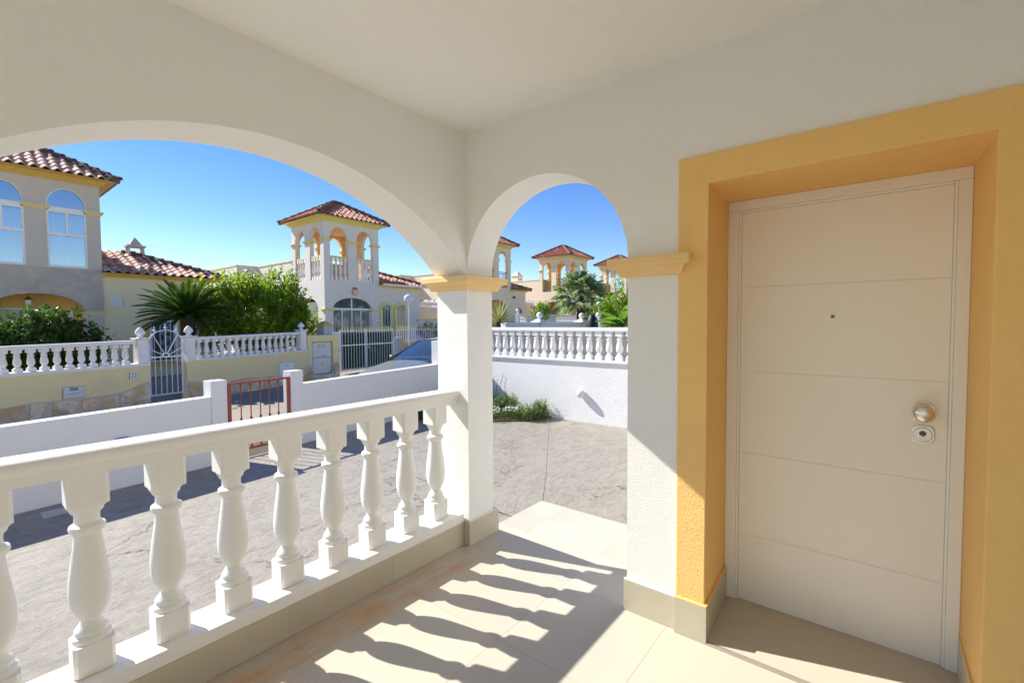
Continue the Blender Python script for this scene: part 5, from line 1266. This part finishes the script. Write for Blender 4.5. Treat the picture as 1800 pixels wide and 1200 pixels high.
body = loft([sec(2.12,.50,.34,.52,.56,.40,.005),sec(2.06,.66,.24,.60,.64,.58,.01),sec(1.92,.80,.20,.68,.72,.74,.02),sec(1.65,.86,.18,.76,.80,.80,.025),sec(1.30,.87,.18,.84,.88,.82,.03),sec(.98,.875,.18,.90,.945,.83,.03),
             sec(.85,.875,.18,.92,.96,.80,.02),sec(.2,.88,.18,.94,.95,.78,0),sec(-1.0,.88,.18,.95,.96,.78,0),sec(-1.7,.86,.2,.93,.95,.75,0),sec(-2.0,.80,.24,.86,.90,.70,0),sec(-2.08,.70,.3,.7,.78,.6,0)])
bo = body.build('body', 'car_paint', car, smooth=True)
bo.modifiers.new('sub', 'SUBSURF').levels = 1; bo.modifiers['sub'].render_levels = 2
# greenhouse
def gh(x, w_, z_): return (x, w_, z_)
cab = MB()
A = [(.98,.76,.955),(.18,.60,1.40)]          # windscreen base, top
top = [(.18,.60,1.40),(-.3,.61,1.455),(-1.1,.59,1.44),(-1.55,.56,1.38)]
rf = MB()
for (x1_,w1,z1_),(x2_,w2,z2_) in zip(top[:-1], top[1:]):
    rf.add([(x1_,-w1,z1_-.03),(x1_,-w1*.6,z1_+.015),(x1_,w1*.6,z1_+.015),(x1_,w1,z1_-.03),(x2_,-w2,z2_-.03),(x2_,-w2*.6,z2_+.015),(x2_,w2*.6,z2_+.015),(x2_,w2,z2_-.03)], [(0,1,5,4),(1,2,6,5),(2,3,7,6)])
rf.build('roof', 'car_paint', car, smooth=True)
ws_ = MB(); nU, nV = 8, 6
for i in range(nV):
    for j in range(nU):
        q = []
        for (u,v_) in ((j/nU,i/nV),((j+1)/nU,i/nV),((j+1)/nU,(i+1)/nV),(j/nU,(i+1)/nV)):
            w_ = .76+(.575-.76)*v_; x_ = .99+(.20-.99)*v_+.10*(1-(2*u-1)**2)*(1-.5*v_)-.05; z_ = .945+(1.395-.945)*v_+.02*math.sin(math.pi*v_)
            q.append((x_, (2*u-1)*w_, z_))
        ws_.add(q, [(0,1,2,3)])
ws_.build('windscreen', 'windscreen_glass', car, smooth=True)
for sgn in (-1,1):
    m = MB(); m.tube((.97,sgn*.775,.945),(.14,sgn*.59,1.385),.032,8,.026); m.build('windscreen_pillar', 'rubber', car, smooth=True)
    m = MB(); m.add([(.86,sgn*.80,.95),(.12,sgn*.60,1.37),(-1.1,sgn*.60,1.40),(-1.5,sgn*.57,1.34),(-1.85,sgn*.74,.95)], [(0,1,2,3,4)]); m.build('side_window', 'windscreen_glass', car)
    m = MB(); m.sphere((.72,sgn*.95,1.0),.085,12,8,.7); m.box(.70,.76,sgn*.86-.04,sgn*.86+.04,.95,.99); m.build('wing_mirror', 'car_paint', car, smooth=True)
    m = MB(); m.sphere((1.93,sgn*.62,.60),.15,14,10,.5); m.build('headlight', 'globe_white', car, smooth=True)
    m = MB(); m.path([(1.0,sgn*.1-.2,.972),(.90,sgn*.1+.1,.995),(.84,sgn*.1+.36,1.02)], .009, 5); m.build('wiper', 'rubber', car)
m = MB(); m.add([(-1.55,-.56,1.37),(-1.55,.56,1.37),(-1.92,.72,.94),(-1.92,-.72,.94)], [(0,1,2,3)]); m.build('rear_window', 'windscreen_glass', car)
m = MB(); m.box(.93,1.02,-.72,.72,.93,.962); m.build('cowl', 'rubber', car)
m = MB(); m.box(-1.8,.92,-.745,.745,.955,.972); m.box(.35,.9,-.70,.70,.972,1.0); m.build('interior', 'dashboard', car)
for x_ in (1.32,-1.25):
    for sgn in (-1,1):
        m = MB(); m.M = Matrix.Translation((x_,sgn*.80,.31)) @ Matrix.Rotation(R(90),4,'X'); m.lathe(0,0,[(.20,-.1),(.29,-.1),(.31,-.07),(.31,.07),(.29,.1),(.20,.1)],24); wh = m.build('wheel', 'rubber', car, smooth=True)
        m = MB(); m.M = Matrix.Translation((x_,sgn*.80,.31)) @ Matrix.Rotation(R(90),4,'X'); m.lathe(0,0,[(.20,-.09),(.19,-.05),(.04,-.07),(.04,.07),(.19,.05),(.20,.09)],20); m.build('rim', 'alu_trim', wh, smooth=True)
# seats, seen through the glass
m = MB(); m.box(-.5,-.38,-.55,-.1,.973,1.28); m.build('seat', 'grey_ink', car, bevel=.05)
m = MB(); m.box(-.5,-.38,.1,.55,.973,1.28); m.build('seat', 'grey_ink', car, bevel=.05)

bpy.context.view_layer.update()
